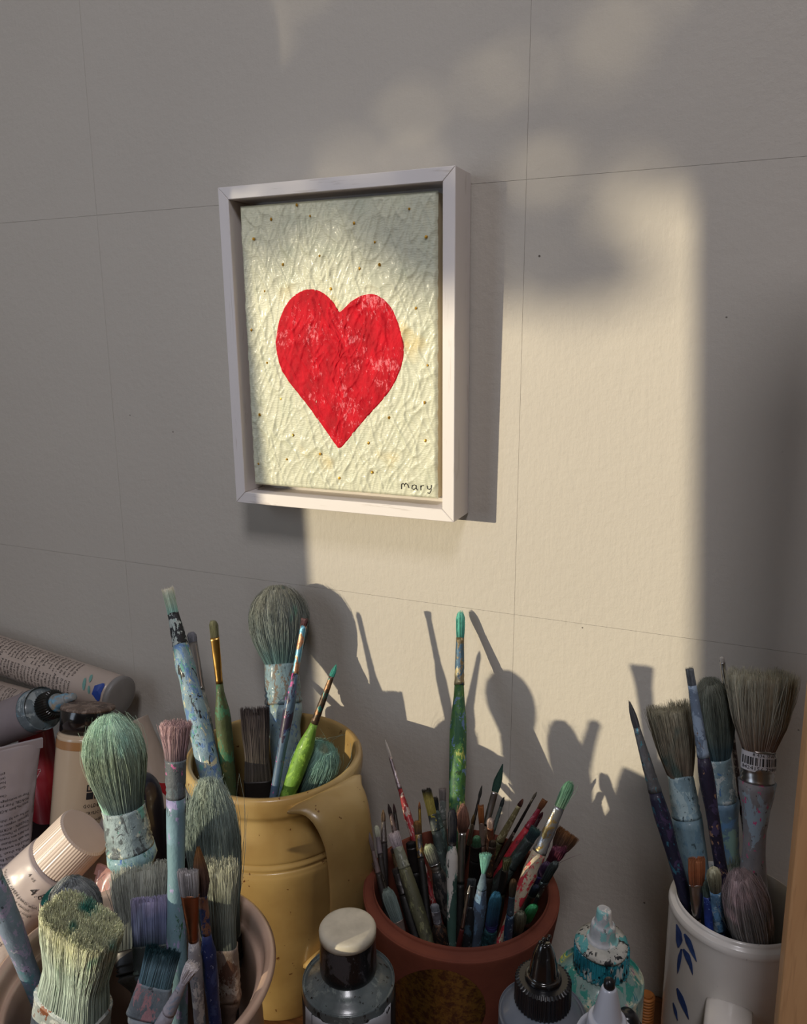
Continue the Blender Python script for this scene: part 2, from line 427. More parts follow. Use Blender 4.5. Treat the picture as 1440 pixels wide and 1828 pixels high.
b = MB(); b.box(cx0 + 0.0004, cx1 - 0.0004, CY + 0.0008, -0.006, cz0 + 0.0004, cz1 - 0.0004); b.obj('canvas_edge', plain('#c9b896', 0.7), pic)
hp = [(606, 557), (592, 535), (574, 521), (555, 516), (535.6, 521), (516, 537), (500.6, 568), (493, 603), (495, 632), (504, 661), (520, 686),
      (543, 715.6), (574, 758), (597, 791), (606, 800), (617, 791), (644, 758), (671.7, 727), (695, 700), (712, 669), (720, 642),
      (721.5, 616), (714.5, 587), (703, 556), (687, 535), (668, 525), (648, 527), (629, 537), (613, 552)]
hl = np.array([loc_on(*q_, CY) for q_ in hp])
def closed_spline(P, per):
    out = []; m = len(P)
    for i in range(m):
        p0, p1, p2, p3 = P[i - 1], P[i], P[(i + 1) % m], P[(i + 2) % m]
        if i == 0: p0 = p1
        if i == m - 1: p3 = p2
        for k in range(per):
            t = k / per
            out.append(0.5 * ((2 * p1) + (-p0 + p2) * t + (2 * p0 - 5 * p1 + 4 * p2 - p3) * t * t + (-p0 + 3 * p1 - 3 * p2 + p3) * t ** 3))
    return np.array(out)
ol = closed_spline(hl, 8); hc = np.array([ol[:, 0].mean(), loc_on(606, 640, CY)[1]])
NR = 80; m = len(ol)
ts = np.linspace(0, 1, NR + 1)[1:]
P = hc + (ol - hc)[None] * ts[:, None, None]
P = np.concatenate([[hc], P.reshape(-1, 2)])
hd = CY - wrinkle(P[:, 0], P[:, 1]) - 0.00045
hd[-m:] += 0.0006
Fh = [(0, 1 + (i + 1) % m, 1 + i) for i in range(m)]
for r in range(NR - 1):
    for i in range(m):
        j = (i + 1) % m; Fh.append((1 + r * m + i, 1 + r * m + j, 1 + (r + 1) * m + j, 1 + (r + 1) * m + i))
n = NT('red_heart_paint', 0.6, coat=0.0, spec=0.25); v = n.coord(0.0, (1, 1, 0.55))
f1 = n.noise(v, 520, 5, 0.75); f2 = n.noise(n.coord(3.0), 45, 2)
ad = n.node('ShaderNodeMath', operation='MULTIPLY_ADD'); n.link(f2, ad.inputs[0]); ad.inputs[1].default_value = 0.75; n.link(f1, ad.inputs[2])
c = n.mix(n.ramp(n.noise(v, 120, 3), 0.35, 0.7), lin('#cf0422'), lin('#a80018'))
c = n.mix(n.ramp(ad.outputs[0], 0.97, 1.06), c, lin('#e4707a')); n.base(c)
n.bump(n.noise(v, 600, 5, 0.7), 0.8, 0.0007)
mesh('heart', np.stack([P[:, 0], hd, P[:, 1]], 1), Fh, n.m, pic)
zst = [(450, 272), (270, 287), (903, 240), (192, 378), (648, 305), (980, 368), (744, 392), (492, 455), (325, 495), (672, 513), (768, 495), (238, 617), (544, 606),
       (932, 695), (180, 795), (250, 945), (985, 957), (312, 1110), (972, 1127), (218, 1183), (811, 1197), (368, 1277), (715, 1313), (978, 1302), (494, 1363), (340, 1388),
       (212, 1408), (731, 1447), (582, 1474), (390, 222)]
GOLD = plain('#d0a03c', 0.35, 0.55, name='gold_leaf')
pr = [(0.0001, -0.0004), (0.0009, -0.0003), (0.0011, 0.0002), (0.0008, 0.0008), (0.0001, 0.0010)]
sv, sf = lathe(pr, 10); rs = np.random.RandomState(3)
smesh = None
for zx, zy in zst:
    x, z = loc_on(380 + zx * 0.3889, 280 + zy * 0.3889, CY)
    if smesh is None:
        o = mesh('gold_dot', sv, sf, GOLD, pic, smooth=False); smesh = o
    else:
        o = smesh.copy(); COL.objects.link(o); o.parent = pic
    o.location = (x, CY - float(wrinkle(x, z)) - 0.0002, z); o.rotation_euler = (math.pi / 2, rs.rand() * 3, rs.rand() * 6); o.scale = (1, 1, 1) if rs.rand() > .3 else (.75, .75, .8)
# signature in pencil-thin grey letters
let = [[(866, 1524), (866, 1506), (868, 1500), (874, 1498), (880, 1502), (882, 1512)], [(880, 1504), (888, 1496), (895, 1500), (899, 1508), (901, 1518)],
       [(934, 1510), (926, 1504), (916, 1508), (914, 1520), (922, 1526), (932, 1520), (935, 1506), (936, 1522), (940, 1528)],
       [(955, 1530), (954, 1508)], [(954, 1516), (960, 1508), (970, 1507)], [(984, 1508), (986, 1522), (994, 1526), (1002, 1520)], [(1004, 1506), (1003, 1530), (996, 1544), (986, 1540)]]
b = MB()
for s_ in let:
    pp = []
    for zx, zy in s_:
        x, z = loc_on(380 + zx * 0.3889, 280 + zy * 0.3889, CY); pp.append((x, CY - float(wrinkle(x, z)) - 0.0003, z))
    V, Fc = tube(pp, 0.00026, 5); b.add(V, Fc)
b.obj('signature', plain('#3d3a38', 0.8), pic)
# ---------------------------------------------------------------- pots
def ceramic(name, c1, c2, spec, rough=0.28, coat=0.6, sp=150, thr=0.70, drips=None):
    n = NT(name, rough, coat=coat); v = n.coord(5.0)
    c = n.mix(n.ramp(n.noise(v, 22, 4), 0.35, 0.65), lin(c1), lin(c2))
    if drips: c = n.mix(n.ramp(n.noise(n.coord(8.0, (1, 1, 0.5)), 14, 2), 0.52, 0.62), c, lin(drips))
    c = n.mix(n.ramp(n.noise(v, sp, 3, 0.6), thr, thr + 0.03), c, lin(spec)); n.base(c)
    n.bump(n.noise(v, 60, 3), 0.12, 0.001); return n.m

class Pot:
    """round vessel: outer profile (r, z) from foot to lip, inner from lip to floor, z above the desk"""
    def __init__(s, name, label, cat, cx, cy, outer, inner, mat, part='body', wob=0.0, seed=1):
        s.cx, s.cy = cx, cy; s.outer = smoothprof(outer, 5); s.inner = inner
        s.root = thing(name, label, cat, (cx, cy, TOP))
        prof = s.outer + smoothprof(inner, 4)
        s.o = mesh(part, *lathe([(0.0004, outer[0][1])] + prof + [(0.0004, inner[-1][1])], 96, wob=wob, rs=np.random.RandomState(seed)), mat, s.root)
        s.zr = max(z for r, z in outer); s.zf = inner[-1][1]
        zz = [z for r, z in inner][::-1]; rr = [r for r, z in inner][::-1]
        s.iz, s.ir = zz, rr
        s.oz = [z for r, z in s.outer]; s.orr = [r for r, z in s.outer]
    def rin(s, z): return np.interp(z, s.iz, s.ir)
    def hit(s, px, py, off=0.0003):
        """first point of the outer wall on the view ray through a pixel, in pot coordinates"""
        r = M3.T @ np.array([px - 720, py - 914, F]); r = r / r[1]
        lo = max((s.cy - max(s.orr) - 0.01) - CAM[1], 0.02); prev = None
        for t in np.linspace(lo, lo + 2.2 * max(s.orr) + 0.02, 900):
            p = CAM + r * t; z = p[2] - TOP; d = math.hypot(p[0] - s.cx, p[1] - s.cy)
            if z < s.oz[0] or z > s.zr: continue
            if d < np.interp(z, s.oz, s.orr) + off: return np.array([p[0] - s.cx, p[1] - s.cy, z])
        return None
    def strip(s, pts, widths, name, mat, off=0.0004):
        """a brushed stroke laid on the outer wall: centre pixels and pixel widths"""
        P = np.array(pts, float); T = np.gradient(P, axis=0); V = []; 
        for k in range(len(P)):
            nrm = np.array([-T[k][1], T[k][0]]); nrm /= np.linalg.norm(nrm) + 1e-9
            for sgn in (-1, 0, 1):
                h = s.hit(*(P[k] + nrm * sgn * widths[k] / 2), off)
                if h is None: return
                V.append(h)
        Fc = []
        for k in range(len(P) - 1):
            for j in (0, 1): Fc.append((3 * k + j, 3 * k + j + 1, 3 * k + j + 4, 3 * k + j + 3))
        return mesh(name, V, Fc, mat, s.root)

# yellow ochre jug
JC = at(490, 1344, -0.088)
jz = JC[2] - TOP
JUGM = ceramic('ochre_glaze', '#a58a57', '#8f7345', '#5e3a1c', 0.38, 0.35, 160, 0.68, '#b39a68')
JR = 0.0585
o_ = [(0.040, 0.0), (0.043, 0.004), (0.050, 0.03), (0.057, 0.07), (0.0605, jz - 0.060), (0.0598, jz - 0.051), (0.0588, jz - 0.049), (0.0596, jz - 0.0465), (0.0584, jz - 0.044), (0.0590, jz - 0.0415), (0.0575, jz - 0.032),
      (0.0555, jz - 0.024), (0.0555, jz - 0.016), (0.0580, jz - 0.0125), (0.0592, jz - 0.010), (0.0595, jz - 0.003), (JR, jz)]
i_ = [(JR - 0.0015, jz + 0.0012), (JR - 0.0042, jz - 0.0002), (0.0530, jz - 0.009), (0.0515, jz - 0.018), (0.0515, jz - 0.03), (0.053, jz - 0.05), (0.052, 0.07), (0.044, 0.025), (0.038, 0.010)]
jug = Pot('jug', 'yellow ochre glazed pottery jug with a broad strap handle holding brushes', 'jug', JC[0], JC[1], o_, i_, JUGM, wob=0.006)
hd_ = unit((0.92, -0.38, 0)); tg = np.array([-hd_[1], hd_[0], 0])
hp_ = [(0.055, jz - 0.006), (0.062, jz - 0.006), (0.071, jz - 0.012), (0.0775, jz - 0.028), (0.0795, jz - 0.050), (0.078, jz - 0.075), (0.072, jz - 0.098), (0.062, jz - 0.114), (0.052, jz - 0.124)]
hp2 = smoothprof(hp_, 5)
w_ = np.interp(np.linspace(0, 1, len(hp2)), [0, 0.15, 0.35, 0.7, 0.9, 1], [0.030, 0.023, 0.0185, 0.017, 0.018, 0.020])
V, Fc = tube([hd_ * r + np.array([0, 0, z]) for r, z in hp2], [(a_, 0.0050) for a_ in w_], 20, flat=tg)
mesh('handle', V, Fc, JUGM, jug.root)

# terracotta pot
TC = at(822, 1582, -0.098); tz = TC[2] - TOP
n = NT('terracotta', 0.8, spec=0.25); v = n.coord(5.0)
c = n.mix(n.ramp(n.noise(v, 25, 4), 0.3, 0.7), lin('#7c4433'), lin('#65362b')); n.base(c); n.bump(n.noise(v, 300, 3), 0.25, 0.0006); TERRA = n.m
TR = 0.0605
o_ = [(0.043, 0.0), (0.044, 0.002), (TR - 0.0055, tz - 0.035), (TR - 0.001, tz - 0.005), (TR - 0.0012, tz - 0.001), (TR - 0.003, tz)]
i_ = [(TR - 0.0065, tz), (TR - 0.008, tz - 0.003), (0.047, 0.04), (0.040, 0.012), (0.038, 0.008)]
pot = Pot('terracotta_pot', 'round terracotta pot crammed with thin artist brushes', 'pot', TC[0], TC[1], o_, i_, TERRA, wob=0.003)

# grey white mug with blue brushed leaves
MC = at(1318, 1616, -0.080); mz = MC[2] - TOP
MUGM = ceramic('pale_stoneware', '#d8d3cc', '#ccc7c1', '#7d756c', 0.25, 0.6, 150, 0.74)
MR = 0.0365
o_ = [(0.030, 0.0), (0.033, 0.003), (0.0350, 0.04), (MR - 0.001, mz - 0.05), (MR - 0.0005, mz - 0.01), (MR, mz - 0.003), (MR - 0.0008, mz)]
i_ = [(MR - 0.003, mz + 0.0002), (MR - 0.0042, mz - 0.004), (MR - 0.005, 0.05), (0.029, 0.012), (0.027, 0.008)]
mug = Pot('mug', 'tall grey white pottery mug with blue painted leaves by the right wooden upright', 'mug', MC[0], MC[1], o_, i_, MUGM)
hd_ = unit((-0.03, -1.0, 0)); tg = np.array([-hd_[1], hd_[0], 0])
hh = smoothprof([(MR - 0.003, mz - 0.036), (MR + 0.010, mz - 0.038), (MR + 0.022, mz - 0.046), (MR + 0.026, mz - 0.065), (MR + 0.022, mz - 0.09), (MR + 0.010, mz - 0.108), (MR - 0.003, mz - 0.114)], 5)
V, Fc = tube([hd_ * r + np.array([0, 0, z]) for r, z in hh], [(0.0115, 0.0042)] * len(hh), 18, flat=tg)
mh = mesh('handle', V, Fc, MUGM, mug.root)
LEAF = plain('#3a5590', 0.35, 0, 0.4, var=0.45, scale=300, name='blue_slip')
for pts, wd in (([(1207, 1650), (1211, 1665), (1212, 1680), (1210, 1692)], [2, 10, 12, 2]),
                ([(1221, 1667), (1228, 1680), (1236, 1700), (1243, 1717)], [3, 10, 7, 1]),
                ([(1219, 1694), (1226, 1706), (1232, 1722), (1236, 1740)], [3, 10, 7, 1]),
                ([(1216, 1694), (1213, 1708), (1211, 1722), (1209, 1738)], [3, 7, 6, 1]),
                ([(1208, 1764), (1214, 1780), (1222, 1800), (1229, 1820)], [3, 10, 8, 1]),
                ([(1201, 1790), (1205, 1805), (1209, 1822)], [2, 6, 1])):
    P = np.array(pts, float); t = np.linspace(0, 1, 12); tt = np.linspace(0, 1, len(P))
    mug.strip(np.stack([np.interp(t, tt, P[:, 0]), np.interp(t, tt, P[:, 1])], 1), np.interp(t, tt, wd), 'painted_leaf', LEAF)

# pink cream bowl of large brushes in the foreground
BC = at(240, 1735, -0.258); bz = BC[2] - TOP; BR = 0.0665
o_ = [(0.040, 0.0), (0.043, 0.003), (0.055, 0.02), (0.0605, 0.045), (0.0585, bz - 0.022), (0.0580, bz - 0.015), (0.0615, bz - 0.008), (BR - 0.002, bz - 0.002), (BR, bz)]
i_ = [(BR - 0.0022, bz + 0.0018), (BR - 0.0055, bz), (0.0595, bz - 0.008), (0.0558, bz - 0.018), (0.0570, 0.045), (0.050, 0.02), (0.038, 0.010)]
BOWLM = ceramic('cream_pink_glaze', '#cdb19f', '#c0a18e', '#8a5f50', 0.3, 0.6, 120, 0.76)
bowl = Pot('bowl', 'pinkish cream glazed bowl full of wide brushes in the left foreground', 'bowl', BC[0], BC[1], o_, i_, BOWLM, wob=0.004)

# ---------------------------------------------------------------- brushes
ENV = {'mop': [(0, None), (.2, .80), (.4, .97), (.6, 1), (.78, .86), (.9, .62), (.97, .36), (1, .12)],
       'round': [(0, None), (.3, 1), (.55, .86), (.8, .5), (1, .08)],
       'fil': [(0, None), (.4, .95), (.7, 1), (.88, .8), (1, .35)],
       'flat': [(0, None), (.5, .98), (1, 1)],
       'blunt': [(0, None), (.35, .8), (.7, .95), (1, 1)],
       'point': [(0, None), (.35, 1), (.7, .55), (1, .04)],
       'fan': [(0, None), (.5, .7), (1, 1)]}
def tuft(parent, z0, L, W, fr, style, wf, n, mat, seed, thick, wild=0.05):
    """n separate hairs round a solid core; local z from z0 (ferrule) to z0 + L (tip)"""
    rs = np.random.RandomState(seed)
    env = [(s, (wf / W if v is None else v)) for s, v in ENV[style]]
    es = [e[0] for e in env]; ev = [e[1] for e in env]
    cut = style in ('flat', 'blunt', 'fan')
    R = lambda s: np.interp(s, es, ev) * W / 2
    fl0 = max(fr, min(1.0, fr * 1.15))
    K = 7 if n > 300 else 5
    if n > 1000 and style == 'mop': wild = wild * 1.7; n = int(n * 1.25); thick = thick * 0.92
    th = rs.rand(n) * 2 * math.pi; f = np.sqrt(rs.rand(n)); ke = int(n * (0.3 if cut else 0.5)); f[:ke] = 0.86 + 0.14 * rs.rand(ke)
    send = (1.0 - (0.05 if wild < 0.0201 else 0.10) * rs.rand(n)) if cut else (1.0 - 0.20 * rs.rand(n) * (0.3 + f))
    if style == 'mop': send = 1.0 - 0.30 * rs.rand(n) ** 1.5
    pw = 2.0 if style not in ('flat', 'blunt') or fr > 0.8 else 3.2
    ct = np.sign(np.cos(th)) * np.abs(np.cos(th)) ** (2 / pw); st_ = np.sign(np.sin(th)) * np.abs(np.sin(th)) ** (2 / pw)
    clump = np.floor(th / (2 * math.pi) * max(8, n // 40)) ; cr = rs.rand(int(clump.max()) + 2, 3)
    sp0 = (clump * 0 + 0.06) if n > 200 else 0.03
    s = send[:, None] * np.linspace(0, 1, K)[None]
    rr = f[:, None] * R(s)
    g1, g2 = rs.randn(n), rs.randn(n)
    stray = (rs.rand(n) < 0.04) * (1 + 2.0 * rs.rand(n))
    amp = W * wild * (0.5 + stray)
    dev = s ** 2
    cl = (cr[clump.astype(int)] - 0.5) * (0.12 if wild < 0.0201 and cut else 1.0)
    wv = np.sin(s * (6 + 5 * rs.rand(n))[:, None] + rs.rand(n)[:, None] * 6.28) * (W * 0.018 * (n > 1000)) * s
    x = wv + ct[:, None] * rr + dev * (amp * g1 + cl[:, 0] * W * 0.12 * (not cut or 1))[:, None]
    y = (st_[:, None] * rr + dev * (amp * g2)[:, None]) * fr
    z = z0 + s * L * (1 + (cl[:, 2] * 0.05)[:, None]) 
    if style == 'mop' : z = z0 + s * L
    P = np.stack([x, y, z], -1)                                         # n, K, 3
    T = np.gradient(P, axis=1); T /= np.linalg.norm(T, axis=2)[..., None] + 1e-12
    A = np.cross(T, np.array([0.3, 1.0, 0.1])); A /= np.linalg.norm(A, axis=2)[..., None]
    B = np.cross(T, A)
    rad = thick * 1.15 * (1 - 0.65 * np.linspace(0, 1, K) ** 1.5)[None] * (0.7 + 0.6 * rs.rand(n))[:, None]
    ph = rs.rand(n)[:, None] * 6.28
    Vs = []
    for k in range(3):
        aa = ph + k * 2.0944
        Vs.append(P + A * (np.cos(aa) * rad)[..., None] + B * (np.sin(aa) * rad)[..., None])
    V = np.stack(Vs, 2).reshape(-1, 3)                                  # n, K, 3 ring, xyz
    idx = np.arange(n * K * 3).reshape(n, K, 3)
    q = [np.stack([idx[:, :-1, k], idx[:, :-1, (k + 1) % 3], idx[:, 1:, (k + 1) % 3], idx[:, 1:, k]], -1).reshape(-1, 4) for k in range(3)]
    Fc = np.concatenate(q)
    t = np.repeat((s).reshape(-1), 3); r_ = np.repeat(np.repeat((0.6 * rs.rand(n) + 0.4 * cr[clump.astype(int), 1])[:, None], K, 1).reshape(-1), 3)
    # core
    ck = 14; seg = 28
    ce = 0.90 if cut else 0.93
    sc_ = np.linspace(0, ce, ck)
    st2 = [(z0 + L * a_, max(0.86 * R(a_), 1e-4), max(0.86 * R(a_) * fr, 1e-4)) for a_ in sc_]
    cv, cf = loft(st2, seg, True, 0.14, rs, pw)
    cv[:, :2] *= 1
    q4 = np.array([f_ for f_ in cf if len(f_) == 4]); cap = [f_ for f_ in cf if len(f_) != 4]
    b0 = len(V)
    # fan the caps into quads so the array stays uniform
    capq = []
    for cpf in cap:
        for i in range(1, len(cpf) - 2, 2): capq.append((cpf[0], cpf[i], cpf[i + 1], cpf[i + 2]))
    Fc = np.concatenate([Fc, q4 + b0, np.array(capq) + b0])
    V = np.concatenate([V, cv]); t = np.concatenate([t, np.repeat(sc_, seg)]); r_ = np.concatenate([r_, 0.25 + 0.3 * rs.rand(len(cv))])
    o = mesh('bristles', V, Fc, mat, parent, attrs={'t': t, 'r': r_}); o['kind'] = 'stuff'
    return o

class Brush:
    def __init__(s, label, tip, p2, yt, y2, style='fil', lb=20, wb=14, fr=1.0, wf=None, lf=60, wf2=None, wh=None, hl=None,
                 bris=('#4a4038', '#5a5048', '#6a6058'), patch=None, pthr=0.55, fer='silver', han=('#333333', ()), roll=0.0, n=None, free=True, wild=0.05, prof=None, cat='paintbrush', free_rng=0.012, thick=None, rings=True):
        s.__dict__.update(locals()); s.wf = wf or wb * 0.8; s.wf2 = wf2 or s.wf; s.wh = wh or s.wf2 * 1.1; s.hl = hl or 90

SILV = plain('#a9a6a4', 0.28, 1.0, name='silver_ferrule')
GOLDF = plain('#b08a4c', 0.3, 1.0, name='brass_ferrule')
COPP = plain('#b5795a', 0.32, 1.0, name='copper_ferrule')
DARKF = plain('#2a2624', 0.4, 0.4, name='blackened_ferrule')
FER = {'silver': SILV, 'gold': GOLDF, 'copper': COPP, 'dark': DARKF}

def seg_pts(a, b, k): return a[None] + (b - a)[None] * np.linspace(0, 1, k)[:, None]

def atv(px, py, y):
    r = M3.T @ np.array([px - 720, py - 914, F]); return CAM[None] + r[None] * ((y - CAM[1]) / r[1])[:, None]
def solve(br, P, placed, rng):
    """depths of the tip and of the second point so that the brush stands in its pot, clear of its neighbours"""
    N_ = 5000
    k = np.ones(N_); k[0] = 0
    yt = br.yt + k * rng.uniform(-1, 1, N_) * (br.free_rng if br.free else 0.003)
    y2 = br.y2 + k * rng.uniform(-1, 1, N_) * (0.045 if br.free else 0.02)
    A = atv(*br.tip, yt); Bp = atv(*br.p2, y2); d = Bp - A; m_ = np.linalg.norm(d, axis=1)
    d = d / m_[:, None]; m_ = m_ / np.linalg.norm(np.subtract(br.p2, br.tip))
    d[:, 2] = np.minimum(d[:, 2], -0.2)
    q = (M3 @ (Bp - CAM).T)[2] / F; rad = 0.5 * br.wh * q
    zz = np.linspace(P.zr, P.zf + 0.0015, 40)
    pts = A[:, None] + d[:, None] * ((TOP + zz[None] - A[:, 2:3]) / d[:, 2:3])[..., None]
    dd = np.hypot(pts[..., 0] - P.cx, pts[..., 1] - P.cy) - (P.rin(zz)[None] - rad[:, None] * 1.02 - 0.0012)
    if getattr(P, 'neck', None): dd = dd
    e0 = np.maximum(0, dd[:, :max(1, int(40 * 0.10))]).max(1)
    bad = dd > 0; bad[:, :4] = False; first = np.where(bad.any(1), bad.argmax(1), 40); end = np.clip(first - 1, 0, 39); end = np.maximum(end, 3)
    E_ = pts[np.arange(N_), end]; depth = P.zr - (E_[:, 2] - TOP)
    c1 = 3000 * e0 + np.maximum(0, 0.045 - depth) * 150 + 0.30 * np.abs(yt - br.yt) / 0.01 + 0.03 * np.abs(y2 - br.y2) / 0.01
    order = np.argsort(c1); cand = order[:40].tolist() + rng.choice(order[:max(60, int((c1 < c1.min() + 1.2).sum()))], 160).tolist()
    best = None
    for c in cand:
        a_, e_ = A[c], E_[c]
        S = seg_pts(a_, e_, 26); Lt = np.linalg.norm(e_ - a_); pos = np.linspace(0, 1, 26) * Lt; qa = mpp(a_)
        lbm, lfm = br.lb * m_[c], br.lf * m_[c]
        Rr = np.interp(pos, [0, lbm * 0.5, lbm, lbm + lfm, lbm + lfm + 0.03, Lt], np.array([br.wb * .35, br.wb * .5, br.wf * .5, br.wf2 * .5, br.wh * .5, br.wh * .33]) * qa)
        if br.fr < 0.7: Rr = np.where(pos < lbm + lfm * 0.5, Rr * 0.7, Rr)
        cost = c1[c] + 400 * np.maximum(0, S[:, 1] + Rr + 0.0008).max()
        for (S2, R2) in placed:
            pen = -(np.linalg.norm(S[:, None] - S2[None], axis=2) - Rr[:, None] - R2[None]).min()
            if pen > 0: cost += 260 * pen + 0.05
        if best is None or cost < best[0]: best = (cost, a_, e_, Bp[c], S, Rr, m_[c], c1[c] + 400 * np.maximum(0, S[:, 1] + Rr + 0.0008).max())
    return best
def clash(S, Rr, others):
    c = 0.0
    for (S2, R2) in others:
        pen = -(np.linalg.norm(S[:, None] - S2[None], axis=2) - Rr[:, None] - R2[None]).min()
        if pen > 0: c += 260 * pen + 0.05
    return c

BRN = [0]
def make_brush(br, sol):
    cost, A, E_, Bp, S, Rr, m_ = sol[:7]
    BRN[0] += 1; seed = 100 + BRN[0] * 7
    q = 0.5 * (mpp(A) + m_)
    q = mpp(A)
    L = float(np.linalg.norm(A - E_)); zax = (A - E_) / L
    right = AX * 0; right = M3.T @ np.array([1.0, 0, 0]); fw = M3.T @ np.array([0, 0, 1.0])
    x0 = unit(right - zax * (right @ zax)); y0 = np.cross(zax, x0)
    c_, s_ = math.cos(math.radians(br.roll)), math.sin(math.radians(br.roll))
    x1 = x0 * c_ + y0 * s_; y1 = np.cross(zax, x1)
    Rm = Matrix(((x1[0], y1[0], zax[0], 0), (x1[1], y1[1], zax[1], 0), (x1[2], y1[2], zax[2], 0), (0, 0, 0, 1)))
    root = thing('paintbrush', br.label, br.cat, E_, Rm)
    lb, lf = br.lb * m_, br.lf * m_
    z1 = L - lb; z2 = z1 - lf
    wf, wf2, wh = br.wf * q, br.wf2 * q, br.wh * q
    fr = br.fr
    rs = np.random.RandomState(seed)
    # ferrule: bristle end takes the tuft's section, handle end is round
    fm = FER[br.fer] if isinstance(br.fer, str) else br.fer
    if br.lf > 3:
        f0 = min(1.0, fr * 1.05)
        st = []
        big = wf > 0.012
        for k in range(15):
            t = k / 14; wd = wf2 + (wf - wf2) * t; f_ = 1.0 + (f0 - 1.0) * min(1, t * 1.5) if not (fr < 0.7 and big) else f0
            rr = wd / 2
            if br.rings and k in (2, 4): rr *= 0.93
            if k == 14: rr *= 1.03
            st.append((z2 + lf * t, rr, rr * f_))
        V, Fc = loft(st, 28, True, 0.02 if fm not in (SILV, GOLDF) else 0.0, rs, 2.0 if not (fr < 0.7 and big) else 3.4)
        mesh('ferrule', V, Fc, fm, root)
    # handle
    hcol, hsp = br.han[0], br.han[1]
    kw = br.han[2] if len(br.han) > 2 else {}
    hm = paint('handle_paint', hcol, hsp, **kw)
    hs = z2; bl = br.hl * m_
    if br.prof:
        pts = [(hs - a_ * m_, b_ * q / 2) for a_, b_ in br.prof]
    else:
        pts = [(hs + 0.0, wf2 * 0.46), (hs - bl * 0.12, wf2 * 0.5), (hs - bl * 0.5, wh * 0.5), (hs - bl, wh * 0.5), (hs - bl * 1.8, wh * 0.42)]
    pts = [p for p in pts if p[0] > 0.004]
    pts.append((0.003, (pts[-1][1] * 0.8 if pts else wh * 0.4))); pts.append((0.0, pts[-1][1] * 0.6))
    zs_ = [p[0] for p in pts][::-1]; rs_ = [p[1] for p in pts][::-1]
    zz = np.unique(np.concatenate([np.linspace(0, hs, 34), [0.001, 0.003]])); rr = np.interp(zz, zs_, rs_)
    ff = 1.0
    if fr < 0.7 and wf > 0.012: ff = np.interp(zz, [0, max(hs - 0.03, 0.001), hs], [0.55, 0.5, fr])
    st = [(z, r, r * (ff[i] if np.ndim(ff) else 1)) for i, (z, r) in enumerate(zip(zz, rr))]
    V, Fc = loft(st, 20, True, 0.05 if hsp else 0.0, rs)
    mesh('handle', V, Fc, hm, root)
    if br.lb > 2:
        W = br.wb * q
        n_ = br.n or int(min(1500, max(60, (W / 0.00030) ** 1.35 * 2.2)))
        th = br.thick or (0.00015 if W > 0.008 else 0.00011)
        tuft(root, z1 - 0.0006, lb + 0.0006, W, fr, br.style, wf * 0.96, n_, hairmat(*br.bris, patch=br.patch, pthr=br.pthr), seed, th, br.wild)
    return root, (A, E_, x1, y1, zax, z1, z2, q, m_)
rng = np.random.RandomState(5)
LOGB = []
def make_all(L, P):
    sols = []
    for b_ in L: sols.append(solve(b_, P, [(q[4], q[5]) for q in sols], rng))
    for _ in range(2):                      # let each one settle again among all the others
        for i, b_ in enumerate(L):
            oth = [(q[4], q[5]) for j, q in enumerate(sols) if j != i]
            cur = sols[i][7] + clash(sols[i][4], sols[i][5], oth)
            if cur < 0.4 or i < 3 or not b_.free: continue
            new = solve(b_, P, oth, rng)
            if new[0] < cur: sols[i] = new
    for i, b_ in enumerate(L):
        c = sols[i][7] + clash(sols[i][4], sols[i][5], [(q[4], q[5]) for j, q in enumerate(sols) if j != i])
        if c > 1.2: print('BRUSH %.2f %s' % (c, b_.label))
    return [make_brush(b_, q) for b_, q in zip(L, sols)]
